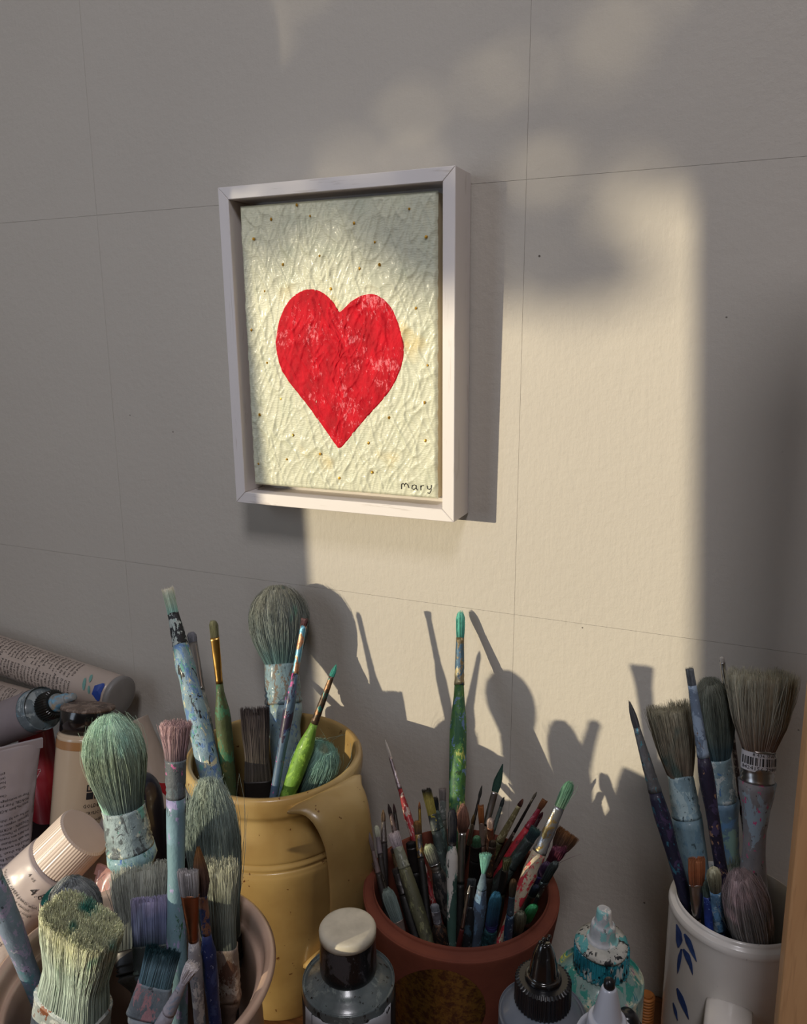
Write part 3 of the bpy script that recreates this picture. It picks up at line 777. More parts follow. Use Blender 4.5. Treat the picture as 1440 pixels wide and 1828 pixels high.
# ---------------------------------------------------------------- the brushes, pot by pot
Bx = Brush
PALE = ('#9fb9c4', (('#6f93b8', .56), ('#b9ccc0', .58), ('#2b3138', .64), ('#7da7b3', .6)))
jugL = [
 Bx('large grey green mop brush with pale blue handle, fattest in the ochre jug', (494, 1044), (513, 1385), -0.024, -0.064, 'mop', 143, 106, .85, 58, 70, 66, 54, 90,
    ('#4a6a6c', '#6c7670', '#84867a'), '#4f7a70', .66, fer=paint('pale_blue_paint', '#7c97a2', (('#6b6157', .55), ('#4a6ea8', .64), ('#b7bf6a', .68), ('#22303c', .66)), 110), han=('#86a0aa', (('#5678a6', .60), ('#98a58c', .62), ('#1f2c38', .67))), n=2000, free=False, wild=.03),
 Bx('tall brush with cream and aqua bristles and pale blue crusted handle in the jug', (298, 1048), (378, 1392), -0.056, -0.104, 'flat', 52, 20, .6, 19, 62, 28, 40, 130,
    ('#7fae9f', '#9fb39a', '#d6cdb4'), fer=paint('black_white_paint', '#1d2125', (('#a8b2ad', .54), ('#6ea7a0', .62)), 90), han=('#8eaab8', (('#5c7fae', .55), ('#c9c3a0', .60), ('#5d9a92', .60), ('#14181c', .585)), dict(scale=90, bump=.8)), free_rng=.02,
    prof=[(0, 28), (40, 34), (60, 30), (120, 36), (200, 38), (280, 32), (340, 24)]),
 Bx('slim brush with olive bristles, brass ferrule and mossy green handle in the jug', (380, 1106), (411, 1412), -0.090, -0.105, 'fil', 32, 16, .35, 16, 82, 13, 28, 110,
    ('#4d4a34', '#57563a', '#5f5f45'), fer='gold', han=('#4f5a38', (('#3b6a4c', .56), ('#6f6a3c', .6), ('#15160f', .66)), dict(scale=70)), free=False),
 Bx('small grey tipped brush with bare metal ferrule behind the pale crusted brush', (341, 1128), (378, 1330), -0.030, -0.062, 'fil', 22, 17, .5, 15, 90, 11, 15, 60,
    ('#55555a', '#6a6a70', '#77767c'), fer='silver', han=('#7d837d', (('#a9a59a', .55), ('#4c5a58', .6)))),
 Bx('thin dark red tipped brush with coppery ferrule and blue, pink and plum handle', (544, 1103), (490, 1412), -0.078, -0.122, 'flat', 14, 13, .8, 11, 88, 12, 19, 80,
    ('#4a2a2a', '#56333a', '#6b4a4a'), fer=paint('copper_blue', '#b98a6a', (('#6ba4bd', .48), ('#d49a78', .6)), 80, 0.35, 0.5), han=('#56708a', (('#c94f94', .60), ('#2a2038', .54), ('#1d2a66', .62)), dict(scale=45)), free=False),
 Bx('short brush with teal tip and bright leaf green handle leaning right in the jug', (600, 1186), (516, 1412), -0.092, -0.128, 'round', 22, 10, .8, 9, 88, 15, 31, 90,
    ('#2f8f80', '#2f8f80', '#3fa08c'), fer=paint('dark_ferrule_paint', '#5c4c40', (('#2f6a6a', .58), ('#8a6a50', .58)), 90, 0.35, 0.6), han=('#6f9a3a', (('#87b046', .55), ('#33481d', .66)), dict(scale=70)), free=False),
 Bx('wide flat brush with dark grey brown bristles in the middle of the jug', (454, 1262), (462, 1425), -0.088, -0.098, 'blunt', 130, 52, .45, 50, 45, 50, 30, 60,
    ('#4d463a', '#453d3a', '#332c30'), fer='dark', han=('#3a3029', ()), n=900, free=False, wild=.02),
 Bx('fluffy teal green mop head resting inside the right rim of the ochre jug', (580, 1326), (533, 1428), -0.094, -0.106, 'mop', 100, 84, .9, 50, 40, 46, 32, 60,
    ('#587068', '#6a8f86', '#7fb0a2'), '#8a9a80', .6, fer='dark', han=('#5c6c64', ()), n=1600, free=False, wild=.05),
]
bowlL = [
 Bx('mint green mop brush with white and aqua painted handle, tallest in the bowl', (193, 1276), (243, 1575), -0.215, -0.208, 'mop', 165, 108, .9, 74, 74, 84, 62, 70,
    ('#41545a', '#7f8f78', '#a3c8b2'), '#8fb9a6', .56, fer=paint('chalky_paint', '#9fb2b6', (('#5c6468', .55), ('#c9cfc2', .56), ('#6fa9a0', .62)), 80, bump=.8), han=('#8fb3bb', (('#3f68b0', .66), ('#a9c3bc', .56), ('#4f7f7c', .62)), dict(scale=70, bump=.8)), n=2600, free=False, wild=.03,
    prof=[(0, 84), (18, 88), (30, 70), (60, 58), (140, 60)]),
 Bx('upright brush with dusty pink bristles and blue to lilac handle in the cream bowl', (313, 1289), (315, 1700), -0.245, -0.262, 'blunt', 65, 52, .9, 38, 68, 34, 31, 90,
    ('#4e4248', '#94767a', '#b08f90'), fer=paint('pink_grey_paint', '#6e7c84', (('#c06a98', .58), ('#565c62', .5)), 70), han=('#7b9cab', (('#9a94bd', .56), ('#6f8f9a', .5), ('#2e5a3a', .68), ('#4a3a46', .68)), dict(scale=45)), n=1500, free=False, wild=.035,
    prof=[(0, 34), (60, 33), (110, 31), (120, 34), (130, 30), (240, 34), (340, 40)]),
 Bx('very large grey green shaggy mop head at the back right of the cream bowl', (372, 1388), (398, 1725), -0.200, -0.215, 'mop', 285, 92, .7, 72, 40, 72, 50, 60,
    ('#3c4440', '#5d6a62', '#8ea096'), '#a5b3a4', .6, fer='dark', han=('#4a5054', ()), n=2600, free=False, wild=.06, thick=0.00018),
 Bx('wide blunt grey cream bristle brush standing between the mint mop and the pink brush', (258, 1545), (262, 1760), -0.222, -0.236, 'blunt', 150, 118, .42, 100, 40, 96, 50, 60,
    ('#3c4240', '#6b706a', '#a3a698'), fer='dark', han=('#55504c', ()), n=2200, free=False, wild=.035, thick=0.00018),
 Bx('flat cream grey bristle brush with worn coppery ferrule at the right of the bowl', (388, 1536), (400, 1772), -0.246, -0.246, 'blunt', 150, 66, .5, 56, 95, 64, 40, 60,
    ('#4d5550', '#7c8274', '#b3b49c'), fer=paint('weathered_copper', '#8a7a70', (('#5f4438', .55), ('#a59c94', .58)), 70, 0.5, 0.3), han=('#6b5a50', ()), n=1500, free=False, wild=.05),
 Bx('huge flat brush with blunt cream green top and teal streaks in the bowl', (146, 1640), (128, 1812), -0.290, -0.286, 'blunt', 140, 150, .6, 142, 60, 150, 60, 60,
    ('#8a9a90', '#a3b5a6', '#cdcfae'), '#3f9c90', .63, fer=paint('rusty_white_metal', '#a9b3b3', (('#7a4a32', .57), ('#c3c8c6', .55), ('#5f7f8a', .62)), 60, 0.55, 0.2), han=('#8a8f8c', ()), roll=-24, n=8500, free=False, wild=.012, thick=0.00021),
 Bx('flat brush with lilac bristles and dark ferrule below the blunt grey brush', (268, 1600), (272, 1735), -0.258, -0.262, 'flat', 86, 68, .3, 66, 50, 66, 34, 60,
    ('#23343c', '#5c6488', '#928bb0'), '#8d9ac0', .56, fer=paint('black_green_metal', '#2b3233', (('#43504c', .56),), 70), han=('#3c4448', ()), n=900, free=False, wild=.02),
 Bx('small flat brush with white bristles and bare copper ferrule beside the pink brush', (335, 1553), (350, 1740), -0.275, -0.272, 'flat', 42, 38, .35, 34, 82, 18, 26, 60,
    ('#6c6a6c', '#8d8a8c', '#b5b0b0'), fer='copper', han=('#8f8c90', (('#b9b4b2', .55), ('#5f6a74', .62))), n=420, free=False, wild=.02),
 Bx('round brush with orange brown bristles and navy blue speckled handle in the cream bowl', (353, 1512), (382, 1800), -0.268, -0.268, 'round', 82, 30, .7, 17, 68, 18, 28, 70,
    ('#3a3038', '#5a4034', '#8a5a2c'), fer=paint('copper_over_blue', '#8f6a58', (('#31406a', .52),), 90, 0.35, 0.5), han=('#1e2b5c', (('#8d93b0', .67), ('#33406c', .56)), dict(scale=90)), n=700, free=False, wild=.025),
 Bx('flat brush with deep teal bristles and pale grey ferrule, front of the bowl', (292, 1694), (262, 1820), -0.288, -0.284, 'flat', 62, 62, .35, 62, 60, 78, 50, 60,
    ('#4a6c78', '#5b7c8a', '#12343c'), fer=paint('grey_paint_metal', '#7f8a92', (('#a87f84', .58), ('#5b6f78', .56)), 70), han=('#8c9398', ()), n=900, free=False, wild=.03),
 Bx('small brush with frayed white bristles leaning over the teal brush in the bowl', (343, 1722), (292, 1826), -0.296, -0.292, 'blunt', 32, 24, .8, 13, 60, 26, 30, 60,
    ('#9a949c', '#b9b2b6', '#cfc9c9'), fer=paint('white_grey_paint', '#a8a3ab', (('#8690a0', .56),), 70), han=('#a19da6', ()), n=300, free=False, wild=.12),
 Bx('thick blue lilac painted handle of a brush leaning out over the left bowl rim', (-52, 1475), (62, 1762), -0.300, -0.268, 'fil', 30, 40, .7, 38, 60, 40, 44, 90,
    ('#4c5c60', '#5c6c70', '#6c7c80'), fer=paint('lilac_paint', '#7c8aa0', (('#98a4c0', .55),), 60), han=('#7d8ea4', (('#9c94b8', .55), ('#5f8a98', .57), ('#b85f78', .67), ('#c7ccd2', .69)), dict(scale=60)), free=False),
 Bx('grey painted round brush head behind the huge flat brush in the cream bowl', (128, 1566), (150, 1720), -0.262, -0.256, 'mop', 110, 96, .7, 70, 30, 60, 40, 50,
    ('#41464a', '#5f666a', '#8a9092'), '#55748a', .6, fer='dark', han=('#555', ()) if 0 else ('#555a5c', ()), n=1800, free=False, wild=.008),
]
mugL = [
 Bx('large blunt bristle brush with a barcode sticker and pink-spotted grey handle in the mug', (1360, 1196), (1342, 1592), -0.062, -0.088, 'blunt', 140, 112, .75, 55, 58, 58, 48, 60,
    ('#6f5444', '#928c78', '#a8a48e'), '#8a5a38', .66, fer='silver', han=('#8d8a8c', (('#c8507e', .66), ('#8fa0ac', .55)), dict(scale=60)), n=1900, free=False, wild=.035,
    prof=[(0, 64), (18, 60), (34, 56), (40, 50), (90, 38), (130, 38), (190, 50), (240, 50)]),
 Bx('dark green grey mop brush with pale blue handle in the middle of the mug', (1266, 1209), (1304, 1560), -0.060, -0.072, 'mop', 140, 74, .8, 44, 74, 52, 44, 60,
    ('#34505a', '#5f6a60', '#74786a'), fer=paint('pale_blue_white', '#8aa3aa', (('#b9c2c0', .54), ('#4a3540', .66), ('#4f78a4', .62)), 90, bump=.8), han=('#7fa0b8', (('#8fb0a4', .56), ('#6b94bc', .56)), dict(scale=50)), n=1500, free=False, wild=.03,
    prof=[(0, 56), (8, 57), (40, 46), (100, 38), (170, 46)]),
 Bx('splayed straw grey bristle brush with pale blue handle at the left of the mug', (1194, 1256), (1241, 1560), -0.060, -0.076, 'blunt', 128, 78, .8, 44, 76, 52, 44, 60,
    ('#6a5848', '#837a66', '#969078'), '#4c5c54', .60, fer=paint('pale_blue_chip', '#7f99a3', (('#3c4c50', .62), ('#9db1b4', .56)), 90), han=('#738e99', (('#5f7c8c', .55), ('#2c3a40', .66)), dict(scale=70)), n=1400, free=False, wild=.035,
    prof=[(0, 52), (6, 52), (60, 50), (140, 46)]),
 Bx('thin pointed grey brush with dark plum handle, outermost left in the mug', (1122, 1250), (1224, 1605), -0.070, -0.094, 'round', 52, 13, .7, 12, 120, 24, 27, 60,
    ('#4a4a50', '#4f4f52', '#55524f'), fer=paint('grey_steel_paint', '#77787a', (('#5f9aa8', .62), ('#3c3c40', .62)), 90, 0.4, 0.5), han=('#1d1c34', (('#2c5a6c', .60), ('#8a8ea8', .68), ('#3a2c4a', .55)), dict(scale=80)), free=False),
 Bx('tall thin brush with blue grey ferrule and dark purple speckled handle in the mug', (1230, 1191), (1288, 1560), -0.078, -0.088, 'flat', 32, 15, .8, 15, 128, 22, 27, 50,
    ('#5a6068', '#5f666c', '#62666a'), fer=paint('blue_grey_paint', '#68788c', (('#8ea0b4', .56), ('#6b5c52', .60)), 60), han=('#241f34', (('#8f6f58', .64), ('#b9b4bc', .69), ('#3c3450', .55)), dict(scale=80)), free=False),
 Bx('thin pale stick poking up behind the blunt bristle brush in the mug', (1288, 1172), (1318, 1400), -0.035, -0.050, 'fil', 10, 9, .8, 9, 40, 10, 10, 60,
    ('#9a948c', '#a8a29a', '#b5afa7'), fer='silver', han=('#5a4f52', (('#b5aca8', .56),), dict(scale=110))),
 Bx('pinkish grey fluffy mop head low at the front of the mug', (1318, 1552), (1352, 1706), -0.106, -0.098, 'mop', 170, 80, .8, 60, 20, 50, 36, 40,
    ('#55504c', '#7c7672', '#a58f90'), '#b39a9c', .55, fer='dark', han=('#6a6260', ()), n=1800, free=False, wild=.04),
 Bx('small flat brush with orange bristles and silver ferrule inside the left mug rim', (1243, 1531), (1243, 1660), -0.106, -0.098, 'flat', 46, 30, .35, 27, 60, 16, 14, 30,
    ('#6c3a22', '#96502c', '#a8643c'), fer='silver', han=('#4a3a30', ()), n=420, free=False, wild=.02),
 Bx('brush crusted with cream and sky blue paint beside the pink mop in the mug', (1273, 1548), (1284, 1668), -0.112, -0.100, 'fil', 40, 26, .8, 20, 70, 24, 20, 30,
    ('#6a6a5c', '#8c8a70', '#aaa684'), fer=paint('sky_blue_crust', '#6c9cc4', (('#a9c4d4', .52), ('#2c4c94', .60)), 120, bump=.9), han=('#3c5c94', ()), free=False),
 Bx('slim brush with dark blue painted ferrule between orange and cream brushes in the mug', (1260, 1570), (1266, 1670), -0.103, -0.094, 'fil', 30, 15, .8, 13, 60, 16, 14, 30,
    ('#3a4a48', '#4a5a50', '#5c6a5c'), fer=paint('dark_blue_crust', '#1f3478', (('#6c8cc0', .62),), 120), han=('#1c2c60', ())),
 Bx('soft grey green flat brush head behind the pink mop head in the mug', (1300, 1540), (1318, 1660), -0.090, -0.088, 'blunt', 110, 62, .4, 50, 20, 40, 26, 30,
    ('#3f4a44', '#5f6c60', '#7f8c7c'), fer='dark', han=('#3c3c3a', ()), n=900, free=True, wild=.04, free_rng=.008),
]
def z5(x, y): return (640 + x * .2888, 1300 + y * .2888)
def z4(x, y): return (640 + x * .175, 1380 + y * .175)
def z6(x, y): return (820 + x * .186, 1360 + y * .186)
BK = ('#131110', ())
potL = [
 Bx('tallest brush in the terracotta pot, mint tip and green mottled handle', (822, 1090), (814, 1500), -0.007, -0.075, 'fil', 52, 17, .8, 14, 88, 18, 29, 150,
    ('#2f7c70', '#3f9c88', '#58b09c'), fer=paint('mottled_metal', '#8a7a5c', (('#4a6478', .52), ('#b0a27c', .58)), 90, 0.4, 0.5), han=('#46743a', (('#5c78a0', .60), ('#a8b05a', .60), ('#2c5a3c', .52), ('#8fb8d0', .69)), dict(scale=75)), free=False, free_rng=.004),
 Bx('long brush with sage green tip, silver ferrule and cream handle speckled red leaning right', (1019, 1394), (925, 1605), -0.080, -0.125, 'fil', 52, 22, .55, 19, 88, 25, 27, 50,
    ('#4c6a54', '#46705a', '#4c8060'), fer=paint('silver_gold_metal', '#a9adb4', (('#a8905c', .57),), 45, 0.3, 0.8), han=('#b9ab94', (('#b0303c', .57), ('#7a5c3c', .67)), dict(scale=110)), free_rng=.012, prof=[(0, 25), (30, 29), (90, 22), (160, 12)]),
 Bx('white pointed liner brush with red spattered handle leaning left above the terracotta pot', (687, 1320), (762, 1570), -0.045, -0.090, 'point', 36, 6, 1, 6, 62, 8, 13, 90,
    ('#9a9088', '#aaa098', '#b8b0a8'), fer=paint('mauve_metal', '#8a7c80', (('#b5a8a8', .55),), 90, 0.35, 0.5), han=('#a02830', (('#b8a49a', .60), ('#7c1c24', .55), ('#a06a2c', .66)), dict(scale=70)), free=False),
 Bx('mint fan-tipped brush with dusty blue grey handle at the front of the terracotta pot', (867, 1524), (846, 1700), -0.150, -0.155, 'fan', 32, 23, .4, 7, 26, 18, 25, 60,
    ('#4c8c80', '#74b8a8', '#8fd0bc'), fer=paint('blue_grey_metal', '#6a8090', (), 90), han=('#5c6c80', (('#6c8aa8', .55), ('#8d9cab', .68)), dict(scale=60)), n=420, wild=.04),
 Bx('stubby brush with wet blue bristles and teal speckled handle at the pot front', (886, 1591), (868, 1712), -0.152, -0.155, 'fil', 54, 25, .6, 24, 5, 24, 30, 60,
    ('#2a3a6c', '#2c6488', '#3a88a8'), fer=paint('violet_band', '#2c2c5c', (), 90), han=('#3c6c74', (('#5f98a0', .54), ('#1c3c44', .60)), dict(scale=170)), n=420, wild=.015),
 Bx('round brush with fluffy chestnut bristles and long silver ferrule in the terracotta pot', (826, 1434), (820, 1640), -0.095, -0.118, 'round', 52, 27, .8, 14, 92, 14, 15, 60,
    ('#3a241c', '#6c4434', '#8a6050'), fer='silver', han=BK, n=520, wild=.06),
 Bx('sage grey filbert brush with white ringed ferrule at the left front of the pot', z4(275, 1170), z4(450, 1660), -0.128, -0.130, 'fil', 62, 27, .6, 22, 32, 14, 14, 30,
    ('#4c5c5c', '#5c6c68', '#6c7c74'), fer=paint('brown_silver', '#8a7a72', (), 90, 0.4, 0.4), han=('#5a4438', ()), n=420, wild=.01),
 Bx('brush with pinkish white flat tip and long mossy grey handle, left in the pot', z4(350, 600), z4(620, 1450), -0.108, -0.125, 'flat', 28, 21, .5, 18, 40, 22, 25, 90,
    ('#7a6c74', '#9a8c90', '#b5a4a4'), fer=paint('mossy_grey', '#6a6c5c', (('#8a8c7c', .55),), 90), han=('#5a5a44', (('#6f7050', .55), ('#3a3a2c', .6)), dict(scale=60)), n=260),
 Bx('dark feather shaped grey brush with fat black blotched handle left of the pot middle', z4(700, 720), z4(1000, 1560), -0.118, -0.132, 'fil', 38, 22, .5, 20, 12, 18, 42, 45,
    ('#3c3c3c', '#5a5c54', '#8a9474'), fer='silver', han=('#4c4642', (('#141416', .48), ('#7a6c60', .62)), dict(scale=60)), n=260, prof=[(0, 18), (12, 26), (45, 42), (90, 36), (160, 26)]),
 Bx('dark tipped brush with white and sea green handle left of the chestnut brush', z4(955, 350), z4(950, 1400), -0.098, -0.120, 'fil', 62, 17, .5, 16, 6, 14, 21, 40,
    ('#15161c', '#1b1c24', '#20212a'), fer='dark', han=('#3c5850', (('#b5b0aa', .52), ('#5c7c74', .60)), dict(scale=28)), n=200, wild=.01),
 Bx('brush with fanned yellow and black paint-clogged bristles at the back left of the pot', z4(688, 150), z4(860, 900), -0.070, -0.095, 'flat', 48, 17, .5, 16, 30, 17, 19, 60,
    ('#8a7c2c', '#9a8a38', '#1c1a16'), '#1c1a14', .56, fer=paint('yellow_dark', '#3c4444', (('#a89a34', .56),), 90), han=('#3f4a48', (('#5c6a64', .55),)), n=200, wild=.06),
 Bx('brush with black splayed tip and teal grey crusted handle behind the feather shaped brush', z4(755, 250), z4(880, 1000), -0.078, -0.100, 'flat', 22, 18, .6, 15, 30, 24, 25, 80,
    ('#23282c', '#1c2024', '#2c2a24'), fer=paint('teal_grey_crust', '#46544f', (('#6a7c74', .55),), 90), han=('#3f4f4d', (('#5c7470', .54), ('#1c2224', .58)), dict(scale=60)), n=200, wild=.08),
 Bx('brush with dull pink grey tip just left of the tall green handle', z4(855, 150), z4(870, 800), -0.050, -0.080, 'flat', 22, 13, .5, 12, 34, 12, 13, 60,
    ('#5c5450', '#6c6460', '#7c706c'), fer=paint('grey_knobbly', '#5f6460', (('#8a8c88', .56),), 120), han=('#4a4c44', ()), n=160),
 Bx('slim brush with orange brown filbert tip and tan ferrule behind the feather shaped brush', z4(590, 480), z4(650, 1000), -0.090, -0.110, 'fil', 26, 13, .5, 12, 42, 12, 13, 50,
    ('#2a211a', '#5a3c1c', '#8a5c24'), fer=paint('tan_gold', '#8f7440', (('#4a4a4c', .55),), 60, 0.35, 0.6), han=BK, n=160),
 Bx('thin stick brush with ochre ferrule and rust tip beside the red liner brush', z4(618, 290), z4(632, 700), -0.062, -0.080, 'round', 14, 5, 1, 5, 60, 6, 6, 50,
    ('#4a2c1c', '#6a3c20', '#7a4824'), fer=paint('ochre_metal', '#8a6c28', (), 60, 0.4, 0.5), han=BK, n=60),
 Bx('thin brush with mauve grey wooden tip, outermost left in the pot', z4(98, 575), z4(230, 1150), -0.098, -0.108, 'round', 40, 7, .8, 6, 40, 10, 11, 60,
    ('#5a4c48', '#6c5c58', '#7a6c68'), fer=paint('mauve_brown', '#6c5c5c', (), 90), han=('#2a2220', ()), n=80),
 Bx('small brush with cream rounded tip near the left rim of the pot', z4(180, 530), z4(255, 1100), -0.090, -0.098, 'fil', 22, 10, .8, 8, 30, 10, 10, 60,
    ('#7c7c6c', '#9a9c88', '#a8aa94'), fer=paint('grey_glass', '#6c6468', (), 90), han=('#2c2624', ()), n=120, wild=.01),
 Bx('slender brush with light brown tip and grey ferrule near the left of the pot', z4(250, 370), z4(265, 1000), -0.072, -0.085, 'round', 22, 8, .8, 7, 38, 12, 12, 60,
    ('#3c2a20', '#5a4430', '#6c5438'), fer=paint('brown_grey', '#5c5450', (), 90, 0.4, 0.4), han=('#262020', ()), n=100),
 Bx('slender dark tipped brush with white beaded mauve ferrule near the red liner brush', z4(300, 310), z4(430, 850), -0.066, -0.085, 'round', 20, 7, .8, 7, 56, 11, 12, 60,
    ('#241a1a', '#2c2020', '#3a2c2c'), fer=paint('mauve_beads', '#6c5c58', (('#a89c98', .62),), 120, 0.4, 0.4), han=('#241a18', ()), n=100),
 Bx('little dark pointed brush just behind the mauve beaded brush in the pot', z4(355, 310), z4(420, 760), -0.052, -0.070, 'round', 18, 6, .8, 6, 40, 8, 9, 50,
    ('#241414', '#301c1c', '#3c2828'), fer='dark', han=('#201a18', ()), n=80),
 Bx('needle thin silver ferruled brush with deep red handle at the pot front', z4(1135, 1140), z4(1045, 1640), -0.146, -0.150, 'point', 12, 4, 1, 5, 66, 8, 10, 40,
    ('#6a6460', '#7a746c', '#8a847c'), fer='silver', han=('#4a1414', ()), n=50),
 Bx('brush with coppery patterned black handle low at the front of the pot', z4(770, 1330), z4(850, 1760), -0.140, -0.144, 'fil', 14, 16, .5, 16, 20, 16, 27, 30,
    ('#4c5058', '#5c6068', '#6c7078'), fer=paint('dull_silver_scuffed', '#6c6c74', (('#a0a0a4', .6),), 90, 0.4, 0.5), han=('#4c3424', (('#14100e', .50), ('#8a7c68', .62)), dict(scale=90)), n=120),
 Bx('thin dark brush pointing straight up right of the chestnut brush', (860, 1402), (838, 1500), -0.040, -0.066, 'point', 22, 6, 1, 4, 50, 6, 8, 50,
    ('#242422', '#2c2c28', '#343430'), fer='dark', han=('#3a2c22', ()), n=80),
 Bx('thin brush with gold tip and grey ferrule close right of the chestnut brush', z6(140, 500), z6(60, 900), -0.080, -0.100, 'round', 16, 6, 1, 5, 40, 7, 8, 40,
    ('#4a3418', '#6a5028', '#7c6030'), fer=paint('brass_grey', '#8a7c64', (), 90, 0.35, 0.6), han=('#241c16', ()), n=70),
 Bx('small flat orange brush with clear ferrule right of the chestnut brush', z6(203, 410), z6(225, 900), -0.072, -0.096, 'flat', 32, 11, .4, 10, 40, 10, 10, 40,
    ('#5a3018', '#8a4c20', '#9a5828'), fer=paint('clear_brown', '#7a685c', (), 90, 0.3, 0.2), han=('#4c3428', ()), n=140, wild=.02),
 Bx('brush with dark green blade shaped tip, black band and long silver ferrule', z6(412, 20), z6(245, 640), -0.030, -0.062, 'point', 52, 16, .4, 12, 62, 13, 14, 50,
    ('#2c4a40', '#24463a', '#1f4036'), fer='silver', han=('#6c5a48', ()), n=200, wild=.01),
 Bx('thin dark brush leaning right behind the green bladed brush', z6(430, 335), z6(330, 640), -0.028, -0.050, 'round', 18, 7, 1, 6, 44, 8, 9, 40,
    ('#1f2424', '#262c2c', '#2e3434'), fer=paint('dark_green_metal', '#3a4744', (), 90), han=('#2c2c28', ()), n=80),
 Bx('brush with pinkish ball tip and clear copper ferrule below the green bladed brush', z6(300, 545), z6(285, 950), -0.082, -0.104, 'fil', 14, 14, .9, 12, 40, 14, 14, 40,
    ('#7c6460', '#8a7470', '#96827c'), fer=paint('clear_copper', '#8c5c44', (('#b08a70', .58),), 90, 0.3, 0.3), han=('#55402f', ()), n=160, wild=.01),
 Bx('olive handled brush with wire-wound ochre ferrule and dark red tip leaning right', z6(610, 355), z6(330, 860), -0.052, -0.092, 'round', 14, 8, .8, 8, 72, 15, 20, 60,
    ('#2c1414', '#3c1c18', '#4c2820'), fer=paint('wire_ochre', '#8a825c', (('#b9b08a', .58),), 100, 0.4, 0.4), han=('#4c4a2c', (('#6c6a44', .55),)), n=100),
 Bx('needle brush with tiny dark tip right of the wire-wound olive brush', z6(742, 285), z6(500, 720), -0.036, -0.066, 'point', 12, 5, 1, 4, 70, 6, 8, 50,
    ('#24201f', '#2c2827', '#34302f'), fer='dark', han=('#3a2c24', (('#7c6a5c', .64),)), n=60),
 Bx('bright red handled brush with ginger tip leaning right over the pot', z6(822, 360), z6(470, 940), -0.056, -0.100, 'flat', 20, 11, .6, 8, 40, 14, 20, 70,
    ('#4a2418', '#6c3c20', '#7c4a28'), fer=paint('red_metal', '#8a2436', (('#b07a88', .60),), 90, 0.4, 0.3), han=('#a01c2c', (('#6c1420', .56), ('#a89098', .68)), dict(scale=80)), n=140),
 Bx('maroon tipped thin brush directly behind the bright red handled brush', z6(800, 480), z6(560, 900), -0.042, -0.076, 'round', 14, 8, 1, 7, 50, 10, 11, 60,
    ('#3c1420', '#4c1c28', '#5c2c34'), fer=paint('maroon_metal', '#4c2430', (), 90), han=('#4a1a24', ()), n=100),
 Bx('fat brush thick with blackish green dried paint between the red and the cream handles', z6(745, 640), z6(400, 1130), -0.072, -0.118, 'blunt', 24, 22, .9, 20, 60, 23, 26, 60,
    ('#1f2c2c', '#24343a', '#2c4a48'), fer=paint('black_green_crust', '#222a28', (('#33443f', .56),), 90, bump=.8), han=('#1a201f', (('#2f3c38', .56),), dict(scale=80)), n=260),
 Bx('round mop brush with dark chestnut hair, outermost right in the terracotta pot', z6(1050, 670), z6(760, 1180), -0.058, -0.100, 'blunt', 42, 40, .85, 20, 34, 20, 18, 50,
    ('#2a1c1a', '#4a3020', '#7a4c24'), fer=paint('maroon_black', '#33201f', (('#7a2c44', .57),), 90), han=('#241a1c', ()), n=620, wild=.05),
 Bx('frayed magenta stained brush below the dark chestnut mop at the right', z6(970, 820), z6(700, 1290), -0.094, -0.122, 'flat', 34, 26, .5, 16, 34, 18, 17, 50,
    ('#3c1a2c', '#5c2038', '#6c3048'), fer=paint('plum_metal', '#3a2c4c', (), 90), han=('#241f38', (('#4c4480', .56),)), n=260, wild=.12),
 Bx('brush with violet painted ferrule lying low to the right of the cream handle', z6(850, 960), z6(600, 1370), -0.106, -0.134, 'fil', 26, 18, .6, 16, 50, 17, 18, 50,
    ('#2c1c34', '#3c2444', '#4a3450'), fer=paint('violet_crust', '#33285c', (('#50448a', .56),), 90), han=('#1c1a30', (('#b9bcc4', .70),)), n=160),
 Bx('grey tipped brush with white scratches at the right rim of the pot', z6(930, 950), z6(690, 1370), -0.116, -0.138, 'fil', 40, 18, .5, 17, 44, 16, 16, 50,
    ('#2c3434', '#3c4646', '#525c5c'), fer=paint('scratched_dark', '#2c3434', (('#8aa0a0', .64),), 150), han=('#1f2222', ()), n=200),
 Bx('small brush with brown tip and dark blue handle between the blue and cream brushes', z6(520, 1120), z6(470, 1620), -0.142, -0.146, 'fil', 30, 14, .6, 11, 30, 14, 17, 40,
    ('#3c3c34', '#4c4434', '#6c4c2c'), fer=paint('dull_steel_blue', '#4a6070', (('#8aa0ac', .62),), 90, 0.4, 0.4), han=('#25405c', (('#6c8496', .62),)), n=160),
 Bx('brush with fresh bright green paint on its tip, lower right in the pot', z6(712, 1370), z6(560, 1720), -0.140, -0.140, 'fil', 30, 22, .5, 18, 30, 18, 18, 40,
    ('#1f7c44', '#2fa45c', '#48c47c'), fer=paint('black_gunk', '#181c1a', (('#4c4434', .60),), 90), han=('#1b1d1c', ()), n=260, wild=.015),
 Bx('round cream grey brush head tucked behind the bright green tipped brush', z6(590, 1425), z6(560, 1640), -0.130, -0.128, 'mop', 38, 24, .6, 18, 16, 16, 16, 40,
    ('#4c4c40', '#63634f', '#7c7c68'), fer='dark', han=('#2a2620', ()), n=260, wild=.005),
 Bx('black lacquered brush with worn dark tip standing left of centre in the pot', (733, 1502), (760, 1660), -0.088, -0.105, 'fil', 10, 20, .6, 20, 40, 22, 24, 40,
    ('#141212', '#181616', '#1e1a1a'), fer='dark', han=BK, n=120),
 Bx('black lacquered brush with glossy green spots right of the chestnut brush', (851, 1492), (842, 1640), -0.100, -0.118, 'fil', 16, 16, .6, 20, 20, 22, 22, 40,
    ('#2c4c34', '#3a6444', '#4a7c54'), fer='dark', han=BK, n=120),
 Bx('black brush with scuffed ferrule between the mossy grey handle and the sage filbert', (706, 1548), (742, 1672), -0.112, -0.126, 'fil', 12, 16, .6, 16, 40, 17, 19, 40,
